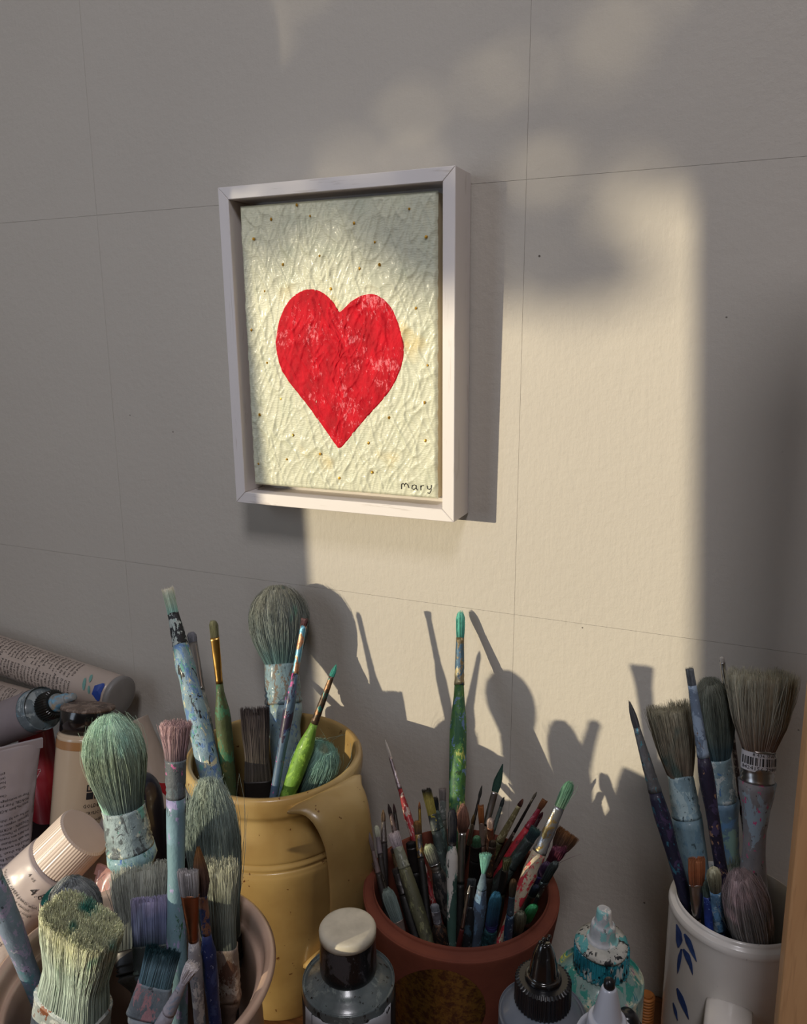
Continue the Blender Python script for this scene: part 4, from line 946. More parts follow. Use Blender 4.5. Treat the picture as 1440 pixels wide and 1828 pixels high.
    ('#1c1816', '#26201e', '#302826'), fer=paint('scuffed_black', '#241f1e', (('#6a625c', .62),), 90, 0.4, 0.4), han=BK, n=110),
 Bx('wine red handled brush with bare wood nicks behind the mossy grey handle', (702, 1512), (722, 1600), -0.096, -0.110, 'fil', 12, 13, .6, 12, 36, 13, 15, 40,
    ('#3a2a26', '#4a3832', '#5a463e'), fer=paint('worn_brass', '#6c5840', (), 90, 0.4, 0.6), han=('#4c141c', (('#7a4a3c', .64),)), n=110),
 Bx('thick charcoal handle with pale chips between the chestnut and mint brushes', (842, 1568), (834, 1680), -0.132, -0.138, 'flat', 12, 15, .5, 15, 34, 16, 20, 40,
    ('#1f2224', '#2a2d30', '#34383c'), fer='dark', han=('#1c1e22', (('#7f8488', .66), ('#2f4450', .58))), n=110),
 Bx('dark olive brush with matted tip just left of the cream speckled handle', (905, 1532), (886, 1640), -0.116, -0.130, 'blunt', 18, 15, .7, 13, 40, 15, 18, 40,
    ('#24261c', '#30321f', '#3c3e2a'), fer='dark', han=('#26281e', (('#5c5c48', .62),)), n=140),
 Bx('deep blue black brush with worn tip under the violet ferruled brush', (958, 1580), (920, 1662), -0.130, -0.140, 'fil', 18, 16, .6, 15, 30, 16, 18, 40,
    ('#14161f', '#1c2030', '#262c40'), fer='dark', han=('#161a2a', (('#46506c', .62),)), n=140),
 Bx('dark umber brush with bent bristles leaning on the left inner wall of the pot', (668, 1538), (706, 1640), -0.100, -0.112, 'flat', 16, 12, .5, 12, 36, 12, 14, 40,
    ('#2a1e18', '#3a2a20', '#4a382a'), fer=paint('tarnished_metal', '#4c443c', (('#8a8074', .64),), 90, 0.4, 0.5), han=BK, n=110, wild=.08),
 Bx('dark brown banded handle of a brush behind the mint fan-tipped brush', (880, 1500), (862, 1640), -0.112, -0.126, 'fil', 10, 14, .6, 14, 50, 17, 18, 40,
    ('#2c221a', '#34281e', '#3c2e22'), fer=paint('brown_banded', '#4a3a30', (('#8a6444', .62),), 60, 0.4, 0.4), han=('#2c241f', ()), n=100),
]
make_all(jugL, jug); make_all(bowlL, bowl); mugR = make_all(mugL, mug); make_all(potL, pot)
# ---------------------------------------------------------------- printed matter
def text_mesh(txt, size, res=1):
    """flat lettering as (vertices (n, 2), faces), origin at the left of the base line"""
    c = bpy.data.curves.new('t', 'FONT'); c.body = txt; c.size = size; c.resolution_u = res
    o = bpy.data.objects.new('t', c); COL.objects.link(o)
    bpy.context.view_layer.update()
    me = bpy.data.meshes.new_from_object(o.evaluated_get(bpy.context.evaluated_depsgraph_get()))
    V = np.array([v.co[:2] for v in me.vertices]).reshape(-1, 2); Fc = [tuple(p.vertices) for p in me.polygons]
    bpy.data.objects.remove(o); bpy.data.curves.remove(c); bpy.data.meshes.remove(me)
    return V, Fc
INK = plain('#2c2a2c', 0.6, name='printing_ink')
class Sheet:
    """collects flat print in (u, v) metres and lays it on a surface S(u, v) -> xyz"""
    def __init__(s): s.V = []; s.F = []
    def text(s, txt, u, v, size, rot=0.0, squeeze=1.0, center=False):
        V, Fc = text_mesh(txt, size)
        if not len(V): return
        V = V.copy(); V[:, 0] *= squeeze
        if center: V[:, 0] -= (V[:, 0].max() + V[:, 0].min()) / 2
        c, q = math.cos(rot), math.sin(rot); V = np.stack([u + V[:, 0] * c - V[:, 1] * q, v + V[:, 0] * q + V[:, 1] * c], 1)
        b = len(s.V); s.V.extend(V.tolist()); s.F.extend([tuple(i + b for i in f) for f in Fc])
    def rect(s, u0, u1, v0, v1, nu=4, nv=4):
        b = len(s.V)
        for j in range(nv + 1):
            for i in range(nu + 1): s.V.append([u0 + (u1 - u0) * i / nu, v0 + (v1 - v0) * j / nv])
        for j in range(nv):
            for i in range(nu):
                a = b + j * (nu + 1) + i; s.F.append((a, a + 1, a + nu + 2, a + nu + 1))
    def poly(s, pts):
        b = len(s.V); c = np.mean(pts, 0); s.V.append(list(c)); s.V.extend([list(p) for p in pts]); n = len(pts)
        for i in range(n): s.F.append((b, b + 1 + i, b + 1 + (i + 1) % n))
    def lay(s, S, name, mat, parent):
        V = np.array([S(u, v) for u, v in s.V]); return mesh(name, V, s.F, mat, parent, smooth=False)
PRINT = ["goldenpaints.com", "(607) 847-6154 NY USA", "New Berlin NY 13411-3616", "Golden Artist Colors, Inc.", "", "Clean up with water and soap", "Pour un nettoyage a l'eau",
         "MORCEL: Pour peindre au sec", "artist Medium ACRYLIC dries", "", "not for use by children keep", "pigments organic mineral fine", "GOLDEN - ACRYLIC colours for",
         "contient de l'ammoniac peut", "produire une reaction allergique", "mix with mediums and gels to", "extend the working time and", "change the sheen. Thin films",
         "dry quickly, thick films take", "longer. Artists wishing a tough", "surface may apply a varnish", "GOLDEN OPEN paints wash off", "with water while still wet.", "Do not freeze. Store closed.",
         "Conforms to ASTM D 4236.", "series lightfast I opaque", "Made in USA 59 ml", "Ventilate the work room and", "keep hands out of your mouth", "Enthalt Konservierungsmittel"]

# barcode sticker on the ferrule of the blunt brush in the mug
root, (A_, E__, x1, y1, zax, z1, z2, q_, m_) = mugR[0]
rf = 0.5 * 55 * q_ * 1.045; lo, hi = z2 + (z1 - z2) * 0.36, z2 + (z1 - z2) * 0.93
def on_fer(off):
    def S(u, v):
        a = -math.pi / 2 + 0.12 + u / rf; w_ = 0.06 * u
        r = (55 + 3 * (1 - (v - z2) / (z1 - z2))) * 0.5 * q_ * 1.03 + off
        return (r * math.cos(a), r * 0.79 * math.sin(a), v - w_)
    return S
st_ = Sheet(); st_.rect(-rf * 1.75, rf * 1.75, lo, hi, 40, 4); st_.lay(on_fer(0.0004), 'barcode_sticker', plain('#c9c6c9', 0.5), root)
st_ = Sheet(); rs = np.random.RandomState(4); u = -rf * 1.5
hh_ = hi - lo
while u < rf * 1.5:
    w_ = rs.choice([0.0003, 0.0006, 0.0009]); st_.rect(u, u + w_, lo + hh_ * 0.34, lo + hh_ * 0.76, 1, 2); u += w_ + rs.choice([0.0003, 0.0005, 0.0009])
st_.text('8 436 SPAIN', 0, hi - hh_ * 0.18, 0.0026, center=True); st_.text('8424156 79800502', 0, lo + hh_ * 0.10, 0.0027, center=True, squeeze=1.2)
st_.lay(on_fer(0.0006), 'barcode_print', INK, root)

# ---------------------------------------------------------------- bottles
def raised(name, label, cat, px, py, y, zpx=None):
    """a round thing standing on the desk with its axis through a pixel at depth y; returns root and scale helpers"""
    p = at(px, py, y); return thing(name, label, cat, (p[0], p[1], TOP)), p
def ribs(r0, r1, z0, z1, k, depth):
    V = []; Fc = []; m = k * 4
    for (r, z) in ((r0 - 0.0012, z0), (r0, z0 + 0.0008), (r1, z1 - 0.001), (r1 - 0.0015, z1)):
        for i in range(m):
            a = 2 * math.pi * i / m; rr = r - (depth if i % 4 in (0, 1) else 0); V.append((rr * math.cos(a), rr * math.sin(a), z))
    for q in range(3):
        for i in range(m):
            j = (i + 1) % m; Fc.append((q * m + i, q * m + j, (q + 1) * m + j, (q + 1) * m + i))
    Fc.append(tuple(range(m - 1, -1, -1))); Fc.append(tuple(3 * m + i for i in range(m)))
    return V, Fc

# large black acrylic bottle with white daubed cap
p = at(620, 1652, -0.190); H = p[2] - TOP
b1 = thing('paint_bottle', 'grey paint bottle with a white daubed black cap in front of the ochre jug', 'paint bottle', (p[0], p[1], TOP))
cr, br_ = 0.0142, 0.0242
class V_: pass
def bottle_hit(cx, cy, outer):
    o = Pot.__new__(Pot); o.cx, o.cy = cx, cy; o.outer = outer; o.oz = [z for r, z in outer]; o.orr = [r for r, z in outer]; o.zr = outer[-1][1]; return o
prof = smoothprof([(br_ - 0.003, 0), (br_, 0.004), (br_, 0.05), (br_, H - 0.038), (br_ - 0.001, H - 0.0335), (br_ - 0.0055, H - 0.030), (cr + 0.002, H - 0.0285), (cr - 0.001, H - 0.026)], 5)
bm_ = paint('smoky_plastic', '#5c6668', (('#14171a', .72), ('#737d7c', .58)), 60, 0.3, 0, .5, bump=.1)
mesh('body', *lathe(prof, 64), bm_, b1)
lab = [(br_ + 0.0003, z) for z in np.linspace(0.012, H - 0.039, 12)]
V, Fc = lathe(lab, 64); Fc = [f for f in Fc if len(f) == 4]
mesh('label', V, Fc, plain('#262c33', 0.45), b1)
Hb = bottle_hit(p[0], p[1], [(br_ + 0.0003, 0.0), (br_ + 0.0003, H - 0.037)]); Hb.root = b1
def patch_px(Hb, poly, off, name, mat, n=14):
    """fill a pixel outline with a grid draped on the bottle side"""
    P = np.array(poly, float); xs = np.linspace(P[:, 0].min(), P[:, 0].max(), n)
    V = []; Fc = []
    for x in xs:
        ys = []
        for i in range(len(P)):
            a_, b_ = P[i], P[(i + 1) % len(P)]
            if (a_[0] - x) * (b_[0] - x) <= 0 and a_[0] != b_[0]: ys.append(a_[1] + (b_[1] - a_[1]) * (x - a_[0]) / (b_[0] - a_[0]))
        y0, y1 = (min(ys), max(ys)) if ys else (0, 0)
        for k in range(6):
            h = Hb.hit(x, y0 + (y1 - y0) * k / 5, off)
            if h is None: return None
            V.append(h)
    for i in range(n - 1):
        for k in range(5): Fc.append((i * 6 + k, i * 6 + k + 1, (i + 1) * 6 + k + 1, (i + 1) * 6 + k))
    return mesh(name, V, Fc, mat, Hb.root)
WL = plain('#aeb0b6', 0.5, var=.2, scale=90)
patch_px(Hb, [(545, 1757), (556, 1780), (556, 1835), (545, 1835)], 0.0004, 'label_panel', WL, 6)
patch_px(Hb, [(557, 1783), (575, 1792), (603, 1799), (618, 1812), (620, 1840), (557, 1840)], 0.0004, 'label_panel', WL)
patch_px(Hb, [(641, 1805), (646, 1799), (668, 1790), (688, 1775), (697, 1765), (697, 1840), (641, 1840)], 0.0004, 'label_panel', WL)
sd = Sheet(); 
patch_px(Hb, [(615, 1793), (618, 1790), (623, 1793), (620, 1797)], 0.0006, 'pink_dot', plain('#d08aa0', 0.5), 6)
patch_px(Hb, [(634, 1819), (640, 1815), (646, 1819), (640, 1824)], 0.0008, 'black_dot', plain('#101012', 0.3), 6)
for px0, txt, sz in ((690, '0', 0.013),):
    V2, F2 = text_mesh(txt, 1.0); V2 = V2 * np.array([26, -34]) + np.array([684, 1810])
    hv = [Hb.hit(x, y, 0.0006) for x, y in V2]
    if all(h is not None for h in hv): mesh('label_letter', hv, F2, INK, b1, smooth=False)
V2, F2 = text_mesh('LI', 1.0); V2 = V2 * np.array([10, -11]) + np.array([653, 1808]); hv = [Hb.hit(x, y, 0.0006) for x, y in V2]
if all(h is not None for h in hv): mesh('label_letter', hv, F2, INK, b1, smooth=False)
capm = paint('cap_black_smeared', '#15161a', (('#3c3c40', .52), ('#0c0c0e', .55)), 50, 0.35, 0, .4)
V, Fc = lathe(smoothprof([(cr - 0.0005, H - 0.027), (cr + 0.0006, H - 0.024), (cr + 0.0003, H - 0.012), (cr, H - 0.0045)], 4), 48); mesh('cap', V, Fc, capm, b1)
V, Fc = lathe([(cr - 0.001, H - 0.0062), (cr + 0.0005, H - 0.0054), (cr + 0.0005, H - 0.0018), (cr - 0.0004, H - 0.0004), (cr - 0.002, H), (cr * 0.5, H - 0.0002)], 48, wob=0.008, rs=np.random.RandomState(2))
mesh('white_paint_layer', V, Fc, plain('#cfc8b6', 0.5, 0, .1, var=.22, scale=120, bump=.3, name='white_daub'), b1)

# dropper bottle with black ribbed collar
p = at(972, 1684, -0.186); H = p[2] - TOP
b2 = thing('dropper_bottle', 'grey dropper bottle with black ribbed collar and shiny black nozzle beside the terracotta pot', 'dropper bottle', (p[0], p[1], TOP))
rr_ = 0.0205
GREY = plain('#6a707a', 0.3, 0, .4, var=.15, name='grey_plastic')
mesh('body', *lathe(smoothprof([(rr_ - 0.002, 0), (rr_, 0.003), (rr_, 0.04), (rr_, H - 0.046), (rr_ - 0.001, H - 0.039), (rr_ - 0.005, H - 0.034), (0.0115, H - 0.0315)], 5), 56), GREY, b2)
mesh('collar', *ribs(0.0133, 0.0131, H - 0.0315, H - 0.0185, 42, 0.0005), plain('#131418', 0.35, 0, .3), b2, smooth=False)
mesh('nozzle', *lathe(smoothprof([(0.0085, H - 0.0185), (0.0080, H - 0.0165), (0.0068, H - 0.0158), (0.0062, H - 0.012), (0.0050, H - 0.006), (0.0036, H - 0.002), (0.0026, H)], 5), 36, wob=.02, rs=np.random.RandomState(3)), plain('#0f0d0e', 0.12, 0, .9, name='wet_black'), b2)
rs = np.random.RandomState(8); b = MB()
for i in range(9):
    c0 = np.array([rs.uniform(-.0022, .0022), rs.uniform(-.0022, .0022), H + rs.uniform(-.0005, .003)]); V, Fc = lathe([(0.0002, -.001), (.0009, -.0004), (.0009, .0005), (.0002, .001)], 8); b.add(V + c0, Fc)
b.obj('dried_paint', plain('#1d1a19', 0.2, 0, .8), b2, smooth=True)

# white and teal dropper bottle
p = at(1078, 1622, -0.150); H = p[2] - TOP
b3 = thing('dropper_bottle', 'dropper bottle smeared teal and white with a white crusted nozzle', 'dropper bottle', (p[0], p[1], TOP))
tealm = paint('teal_smears', '#7f9a94', (('#2f8276', .54), ('#b5b6a0', .56), ('#c28a96', .66), ('#c4bf5a', .69), ('#2a6e78', .62)), 55, 0.3, 0, .5)
rr_ = 0.0215
mesh('body', *lathe(smoothprof([(rr_ - 0.002, 0), (rr_, 0.003), (rr_, 0.04), (rr_, H - 0.047), (rr_ - 0.001, H - 0.041), (rr_ - 0.006, H - 0.0355), (0.0125, H - 0.0335)], 5), 56), tealm, b3)
mesh('collar', *ribs(0.0138, 0.0136, H - 0.0335, H - 0.0200, 38, 0.0006), paint('teal_collar', '#1c6c7c', (('#12161a', .55), ('#b7bcb8', .62), ('#2c8c9c', .52)), 60, 0.35, 0, .4), b3, smooth=False)
mesh('dried_paint', *lathe([(0.0135, H - 0.0204), (0.0137, H - 0.019), (0.011, H - 0.0175), (0.0085, H - 0.0172)], 40, wob=.06, rs=np.random.RandomState(5)), paint('white_crust', '#b9b8b0', (('#1a1c20', .56), ('#4f9a9c', .62)), 70, bump=.8), b3)
mesh('nozzle', *lathe(smoothprof([(0.0080, H - 0.0185), (0.0076, H - 0.0165), (0.0064, H - 0.0155), (0.0058, H - 0.009), (0.0044, H - 0.0075), (0.0038, H - 0.003), (0.0034, H - 0.0006), (0.0018, H)], 5), 36, wob=.03, rs=np.random.RandomState(6)), paint('white_nozzle', '#bfc1c4', (('#7fb5b4', .56), ('#d6d3cd', .55)), 60, bump=.8), b3)

# small clear fine-line nozzle bottle in front
p = at(1087, 1762, -0.215); H = p[2] - TOP
b4 = thing('fine_line_bottle', 'small translucent white nozzle bottle with a black tip, nearest at the bottom edge', 'applicator bottle', (p[0], p[1], TOP))
TRN = plain('#b4b8c2', 0.3, 0, .4, var=.06, name='cloudy_plastic')
mesh('body', *lathe(smoothprof([(0.012, 0), (0.0135, 0.002), (0.0135, 0.03), (0.0135, H - 0.034), (0.009, H - 0.028), (0.0065, H - 0.026)], 5), 40), TRN, b4)
mesh('nozzle', *lathe(smoothprof([(0.0082, H - 0.026), (0.0080, H - 0.016), (0.0062, H - 0.0145), (0.0058, H - 0.013), (0.0044, H - 0.006), (0.0032, H - 0.001), (0.0026, H)], 5), 36), TRN, b4)
mesh('black_tip', *lathe([(0.0018, H - 0.001), (0.0024, H + 0.0005), (0.0022, H + 0.003), (0.0009, H + 0.0042)], 14), plain('#17181c', 0.3), b4)
b5 = thing('applicator_bottle', 'dark capped little bottle half hidden behind the translucent nozzle', 'applicator bottle', at(1118, 1822, -0.180) * np.array([1, 1, 0]) + np.array([0, 0, TOP]))
H2 = at(1118, 1806, -0.180)[2] - TOP
mesh('body', *lathe(smoothprof([(0.008, 0), (0.009, 0.002), (0.009, H2 - 0.02), (0.006, H2 - 0.012)], 5), 30), plain('#20252b', 0.4), b5)
mesh('cap', *lathe(smoothprof([(0.0062, H2 - 0.012), (0.0058, H2 - 0.004), (0.003, H2)], 4), 24), plain('#101216', 0.3, 0, .4), b5)

# wicker wrapped post of a basket
p = at(1155, 1772, -0.060); H = p[2] - TOP
wk = thing('wicker_basket', 'orange brown wicker basket with a wrapped corner post, low behind the teal dropper bottle', 'basket', (p[0], p[1], TOP))
WK = plain('#a8672f', 0.6, var=.4, scale=200, name='cane')
b = MB(); b.add(*lathe([(0.0034, 0), (0.0034, H - 0.001)], 12)); b.obj('post', WK, wk)
k = int(H / 0.0021); tv, tf = None, None
first = None
for i in range(k):
    if first is None:
        a = np.arange(20) * 2 * math.pi / 20
        V = []; Fc = []
        for j in range(20):
            for m in range(8):
                bq = m * math.pi / 4; r = 0.0040 + 0.0011 * math.cos(bq); V.append((r * math.cos(a[j]), r * math.sin(a[j]), 0.0011 * math.sin(bq)))
        for j in range(20):
            for m in range(8): Fc.append((j * 8 + m, ((j + 1) % 20) * 8 + m, ((j + 1) % 20) * 8 + (m + 1) % 8, j * 8 + (m + 1) % 8))
        o = first = mesh('cane_wrap', V, Fc, WK, wk)
    else:
        o = first.copy(); COL.objects.link(o); o.parent = wk
    o.location = (0, 0, 0.0012 + i * 0.0021)
b = MB()
for zz_ in np.arange(0.003, H * 0.45, 0.0042):
    b.add(*tube([(0.004, 0.002, zz_), (0.012, 0.008, zz_), (0.018, 0.020, zz_)], 0.0019, 8))
b.obj('cane_weave', WK, wk, smooth=True)

# gold leaf disc on the terracotta pot
Gm = NT('gold_leaf_patch', 0.38, 0.75); v = Gm.coord(2.0); g1 = Gm.noise(v, 300, 4, 0.7); Gm.base(Gm.mix(Gm.ramp(g1, .42, .6), lin('#a07a3c'), lin('#6a4630'))); Gm.bump(g1, .5, .0005)
V = []; Fc = []; c0 = (775, 1800); NA, NRr = 40, 10; ok = True
for j in range(NRr + 1):
    for i in range(NA):
        a = 2 * math.pi * i / NA; h = pot.hit(c0[0] + 92 * j / NRr * math.cos(a), c0[1] + 70 * j / NRr * math.sin(a), 0.0004)
        if h is None: ok = False; h = (0, 0, 0)
        V.append(h)
for j in range(NRr):
    for i in range(NA): q = (i + 1) % NA; Fc.append((j * NA + i, j * NA + q, (j + 1) * NA + q, (j + 1) * NA + i))
if ok: mesh('gold_leaf_patch', V, Fc, Gm.m, pot.root)

# wooden upright at the right edge
pa = at(1398, 1790, -0.165); OAK = woodmat('pale_pine', '#c79a6c', '#b98a5e', 0.55, (14, 14, 1.2), 6, 0.08)
up_ = thing('wooden_upright', 'pale pine upright board at the right edge in front of the mug', 'board', (pa[0], pa[1], TOP), Matrix.Rotation(math.radians(-0.8), 4, 'Y'))
b = MB(); b.box(0, 0.045, -0.010, 0.010, 0.0, 0.62, 0.0012); b.obj('board', OAK, up_)
# ---------------------------------------------------------------- the heap of paint tubes at the left
crate = thing('storage_box', 'black box added under the heap of paint tubes at the left', 'box', (-0.57, -0.085, TOP))
b = MB(); b.box(-0.215, 0.200, -0.072, 0.075, 0.0, 0.058, 0.003); b.obj('body', plain('#17161a', 0.6), crate)  # added to carry the heap, black so the gaps between tubes read dark
b = MB(); b.box(-0.217, 0.202, -0.074, 0.077, 0.046, 0.060, 0.002); b.obj('lid', plain('#131215', 0.55), crate)

def frame_from(A, B, roll=0.0):
    """local z from A to B, local -y turned to the camera"""
    A = np.asarray(A, float); B = np.asarray(B, float); z = unit(B - A); c = unit(CAM - (A + B) / 2)
    y = -(c - z * (c @ z)); y = unit(y); x = np.cross(y, z)
    c_, s_ = math.cos(math.radians(roll)), math.sin(math.radians(roll)); x, y = x * c_ + y * s_, y * c_ - x * s_
    return Matrix(((x[0], y[0], z[0], 0), (x[1], y[1], z[1], 0), (x[2], y[2], z[2], 0), (0, 0, 0, 1))), float(np.linalg.norm(B - A))

WHT = lambda nm, c='#b9b2b1': plain(c, 0.38, 0, .25, var=.08, scale=40, name=nm)
class Tube:
    def __init__(s, name, label, cat, A, B, r, wc, mat, cap=None, roll=0.0, dent=0.0016, flat_end=True, capr=None, capl=0.0, seed=0):
        Rm, L = frame_from(A, B, roll); s.L = L; s.r = r; s.wc = wc; s.root = thing(name, label, cat, A, Rm); s.flat = flat_end; s.dent = dent; s.sd = seed * 7.3
        s.Lb = L - capl
        na, nz = 56, 60; V = []
        for k in range(nz + 1):
            v = s.Lb * k / nz
            for i in range(na): V.append(s.pt(2 * math.pi * i / na, v))
        Fc = [(k * na + i, k * na + (i + 1) % na, (k + 1) * na + (i + 1) % na, (k + 1) * na + i) for k in range(nz) for i in range(na)]
        Fc.append(tuple(range(na - 1, -1, -1))); Fc.append(tuple(nz * na + i for i in range(na)))
        mesh('body', V, Fc, mat, s.root)
        if flat_end:
            b = MB(); b.box(-wc / 2 - 0.0004, wc / 2 + 0.0004, -0.0013, 0.0013, -0.001, 0.0065, 0.0004); b.obj('crimp', mat, s.root)
        if cap:
            V, Fc = ribs(capr, capr * 0.97, s.Lb + 0.0012, L, 60, 0.00018); mesh('cap', V, Fc, cap, s.root, smooth=False)
    def rxy(s, v):
        t = min(1, max(0, v / s.Lb))
        if not s.flat: return s.r, s.r
        k = t ** 0.8
        return s.wc / 2 * (1 - k) + s.r * k, 0.0010 + (s.r - 0.0010) * min(1, t * 1.35) ** 0.75
    def pt(s, a, v, off=0.0):
        rx, ry = s.rxy(v); t = v / s.Lb
        n_ = vnoise(math.cos(a) * 1.7 + 9 + s.sd, v * 55 + math.sin(a) * 1.7 + 3) - 0.5
        n2 = abs(vnoise(math.cos(a) * 3.1 + v * 60 + 40 + s.sd, v * 90 + math.sin(a) * 3 + 60) - 0.5)
        d = s.dent * (n_ * 1.6 - n2 * 1.1) * math.sin(math.pi * min(1, max(0, t))) ** 0.5
        return [(rx + off) * math.cos(a), (ry + off) * math.sin(a) + (d if math.sin(a) < 0 else -d * 0.3), v]
    def S(s, off):
        def f(u, v):
            rx, ry = s.rxy(v); a = -math.pi / 2 + max(-1.5, min(1.5, u / (0.5 * (rx + ry) if not s.flat else rx * 0.92)))
            return s.pt(a, v, off)
        return f
    def lines(s, v0, v1, size, u0=-0.012, flip=1, k0=0, n=99, gap=1.25):
        sh = Sheet(); v = v0; k = k0
        while (v < v1) and n > 0:
            tx = PRINT[k % len(PRINT)]
            if tx: sh.text(tx, u0, v, size)
            v += size * gap; k += 1; n -= 1
        sh.V = [[p[0] * flip, p[1]] for p in sh.V] if flip != 1 else sh.V
        if sh.V: sh.lay(s.S(0.00035), 'printed_text', INK, s.root)

# A: long tube lying along the wall
A_ = Tube('paint_tube', 'long white printed paint tube lying along the wall, blue paint at its right end', 'paint tube', at(-120, 1128, -0.024), at(214, 1243, -0.030), 0.0168, 0.05,
          WHT('white_tube', '#b8a89c'), roll=0, flat_end=False, seed=1, dent=0.0012, capl=0.003)
mesh('end_ring', *lathe([(0.015, A_.Lb - 0.001), (0.0170, A_.Lb), (0.0171, A_.L + 0.001), (0.0150, A_.L + 0.002), (0.0050, A_.L + 0.0024)], 40), plain('#8b8886', 0.4), A_.root)
for u0, ks in ((-0.0185, 3), (0.0015, 12)):
    sh = Sheet()
    for k in range(int((A_.Lb - 0.045) / 0.0042)):
        sh.text(PRINT[(ks + k) % len(PRINT)][:11] or 'SERIES 2', u0, 0.012 + k * 0.0042, 0.0036)
    sh.lay(A_.S(0.0004), 'printed_text', INK, A_.root)
sh = Sheet(); sh.poly([(0.004 - 0.006 * math.sin(t * 2) * 0 + 0.0065 * math.cos(t) * (1 + .3 * math.sin(3 * t)) - .002, A_.Lb - 0.007 + 0.0065 * math.sin(t) * (1 + .3 * math.cos(2 * t))) for t in np.linspace(0, 6.28, 22)[:-1]])
sh.lay(A_.S(0.0005), 'blue_paint_smear', plain('#2c4a9c', 0.35, 0, .4), A_.root)
sh = Sheet()
for (u, v, w_, h_) in ((-0.006, A_.Lb - 0.020, 0.0035, 0.0016), (0.000, A_.Lb - 0.023, 0.005, 0.0018), (0.003, A_.Lb - 0.016, 0.0032, 0.0014)): sh.poly([(u + w_ * math.cos(t), v + h_ * math.sin(t) + .4 * w_ * math.cos(t)) for t in np.linspace(0, 6.28, 13)[:-1]])
sh.lay(A_.S(0.0005), 'green_paint_smear', plain('#6f9c94', 0.4), A_.root)
# B: a second one under it
B_ = Tube('paint_tube', 'printed tan tube peeping out beneath the long tube at the left edge', 'paint tube', at(-110, 1212, -0.052), at(66, 1262, -0.056), 0.0125, 0.03, WHT('tan_tube', '#a8998e'), flat_end=False, seed=2, dent=.0008)
B_.lines(0.01, B_.Lb - 0.004, 0.0026, -0.010, k0=8)
# C: dropper bottle lying on its side
Cm, CL = frame_from(at(-75, 1322, -0.095), at(133, 1243, -0.088))
c_ = thing('dropper_bottle', 'blue grey dropper bottle lying on its side at the left edge, ribbed black collar', 'dropper bottle', at(-75, 1322, -0.095), Cm)
mesh('body', *lathe(smoothprof([(0.014, 0), (0.0165, 0.002), (0.0170, 0.02), (0.0170, CL - 0.043), (0.0163, CL - 0.038), (0.012, CL - 0.0345), (0.0095, CL - 0.033)], 5), 48), paint('blue_grey_plastic', '#7c8a90', (('#9aa4a6', .56), ('#6d8894', .58)), 50, 0.35, 0, .4, bump=.1), c_)
V, Fc = lathe([(0.0173, 0.006), (0.0173, CL - 0.045)], 48); Fc = [f for f in Fc if len(f) == 4]; mesh('label', V, Fc, plain('#8d8284', 0.5), c_)
mesh('collar', *ribs(0.0112, 0.0112, CL - 0.033, CL - 0.0205, 34, 0.0005), plain('#121210', 0.35, 0, .3), c_, smooth=False)
mesh('nozzle', *lathe(smoothprof([(0.0072, CL - 0.0205), (0.0072, CL - 0.018), (0.0056, CL - 0.0165), (0.0048, CL - 0.008), (0.0034, CL - 0.0065), (0.0030, CL - 0.001), (0.0018, CL)], 5), 28, wob=.02, rs=np.random.RandomState(3)), paint('blue_daubed_nozzle', '#8c8f8e', (('#6f9cb4', .52), ('#a89880', .60)), 90), c_)
# D: standing cream bottle with a flat black cap
Dt, Db = at(157, 1262, -0.096), at(134, 1560, -0.128)
Dm, DL = frame_from(Db, Dt)
d_ = thing('paint_bottle', 'cream paint bottle with tan band and dusty black cap behind the mint mop brush', 'paint bottle', Db, Dm)
r_ = 0.0200
mesh('body', *lathe(smoothprof([(r_ - 0.003, 0), (r_, 0.003), (r_, 0.03), (r_, DL - 0.026), (r_ - 0.0008, DL - 0.0195), (r_ - 0.003, DL - 0.0170), (r_ - 0.005, DL - 0.0165)], 5), 56), plain('#cdb597', 0.22, 0, .7, var=.05, scale=20, name='cream_bottle'), d_)
V, Fc = lathe([(r_ + 0.0002, DL - 0.0275), (r_ + 0.0002, DL - 0.0215)], 56); Fc = [f for f in Fc if len(f) == 4]; mesh('tan_band', V, Fc, plain('#b07f50', 0.3, 0, .5), d_)
mesh('cap', *lathe([(r_ - 0.0015, DL - 0.0165), (r_ - 0.0012, DL - 0.001), (r_ - 0.002, DL)], 56), plain('#0f0e11', 0.18, 0, .8, name='gloss_black'), d_)
mesh('dried_paint', *lathe([(r_ - 0.001, DL - 0.0012), (r_ - 0.0012, DL + 0.0006), (r_ - 0.004, DL + 0.0012), (0.004, DL + 0.0010)], 40, wob=.02, rs=np.random.RandomState(9)), paint('dusty_cap_top', '#6f5c50', (('#8f7d70', .55), ('#4c3c34', .6)), 70, bump=.9), d_)
def on_cyl(r, a0):
    return lambda u, v: (r * math.cos(a0 + u / r), r * math.sin(a0 + u / r), v)
sh = Sheet(); zc = DL - 0.062
for i, j in ((0, 0), (1, 0), (0, 1), (1, 1)):
    u0, v0 = 0.0035 + i * 0.0056, zc + j * 0.0056
    if (i, j) == (0, 0): sh.rect(u0, u0 + 0.0048, v0, v0 + 0.0048)
    else:
        for q in ((0, .0048, 0, .0009), (0, .0048, .0039, .0048), (0, .0009, .0009, .0039), (.0022, .0034, .0014, .0032)): sh.rect(u0 + q[0], u0 + q[1], v0 + q[2], v0 + q[3], 2, 1)
sh.text('GOLDEN fluid', 0.0015, zc - 0.006, 0.0036); sh.text('ACRYLIC 118 ml', 0.0015, zc - 0.011, 0.003); sh.text('matte medium', 0.0015, zc - 0.016, 0.003)
sh.lay(on_cyl(r_ + 0.0004, -math.pi / 2), 'printed_label', INK, d_)
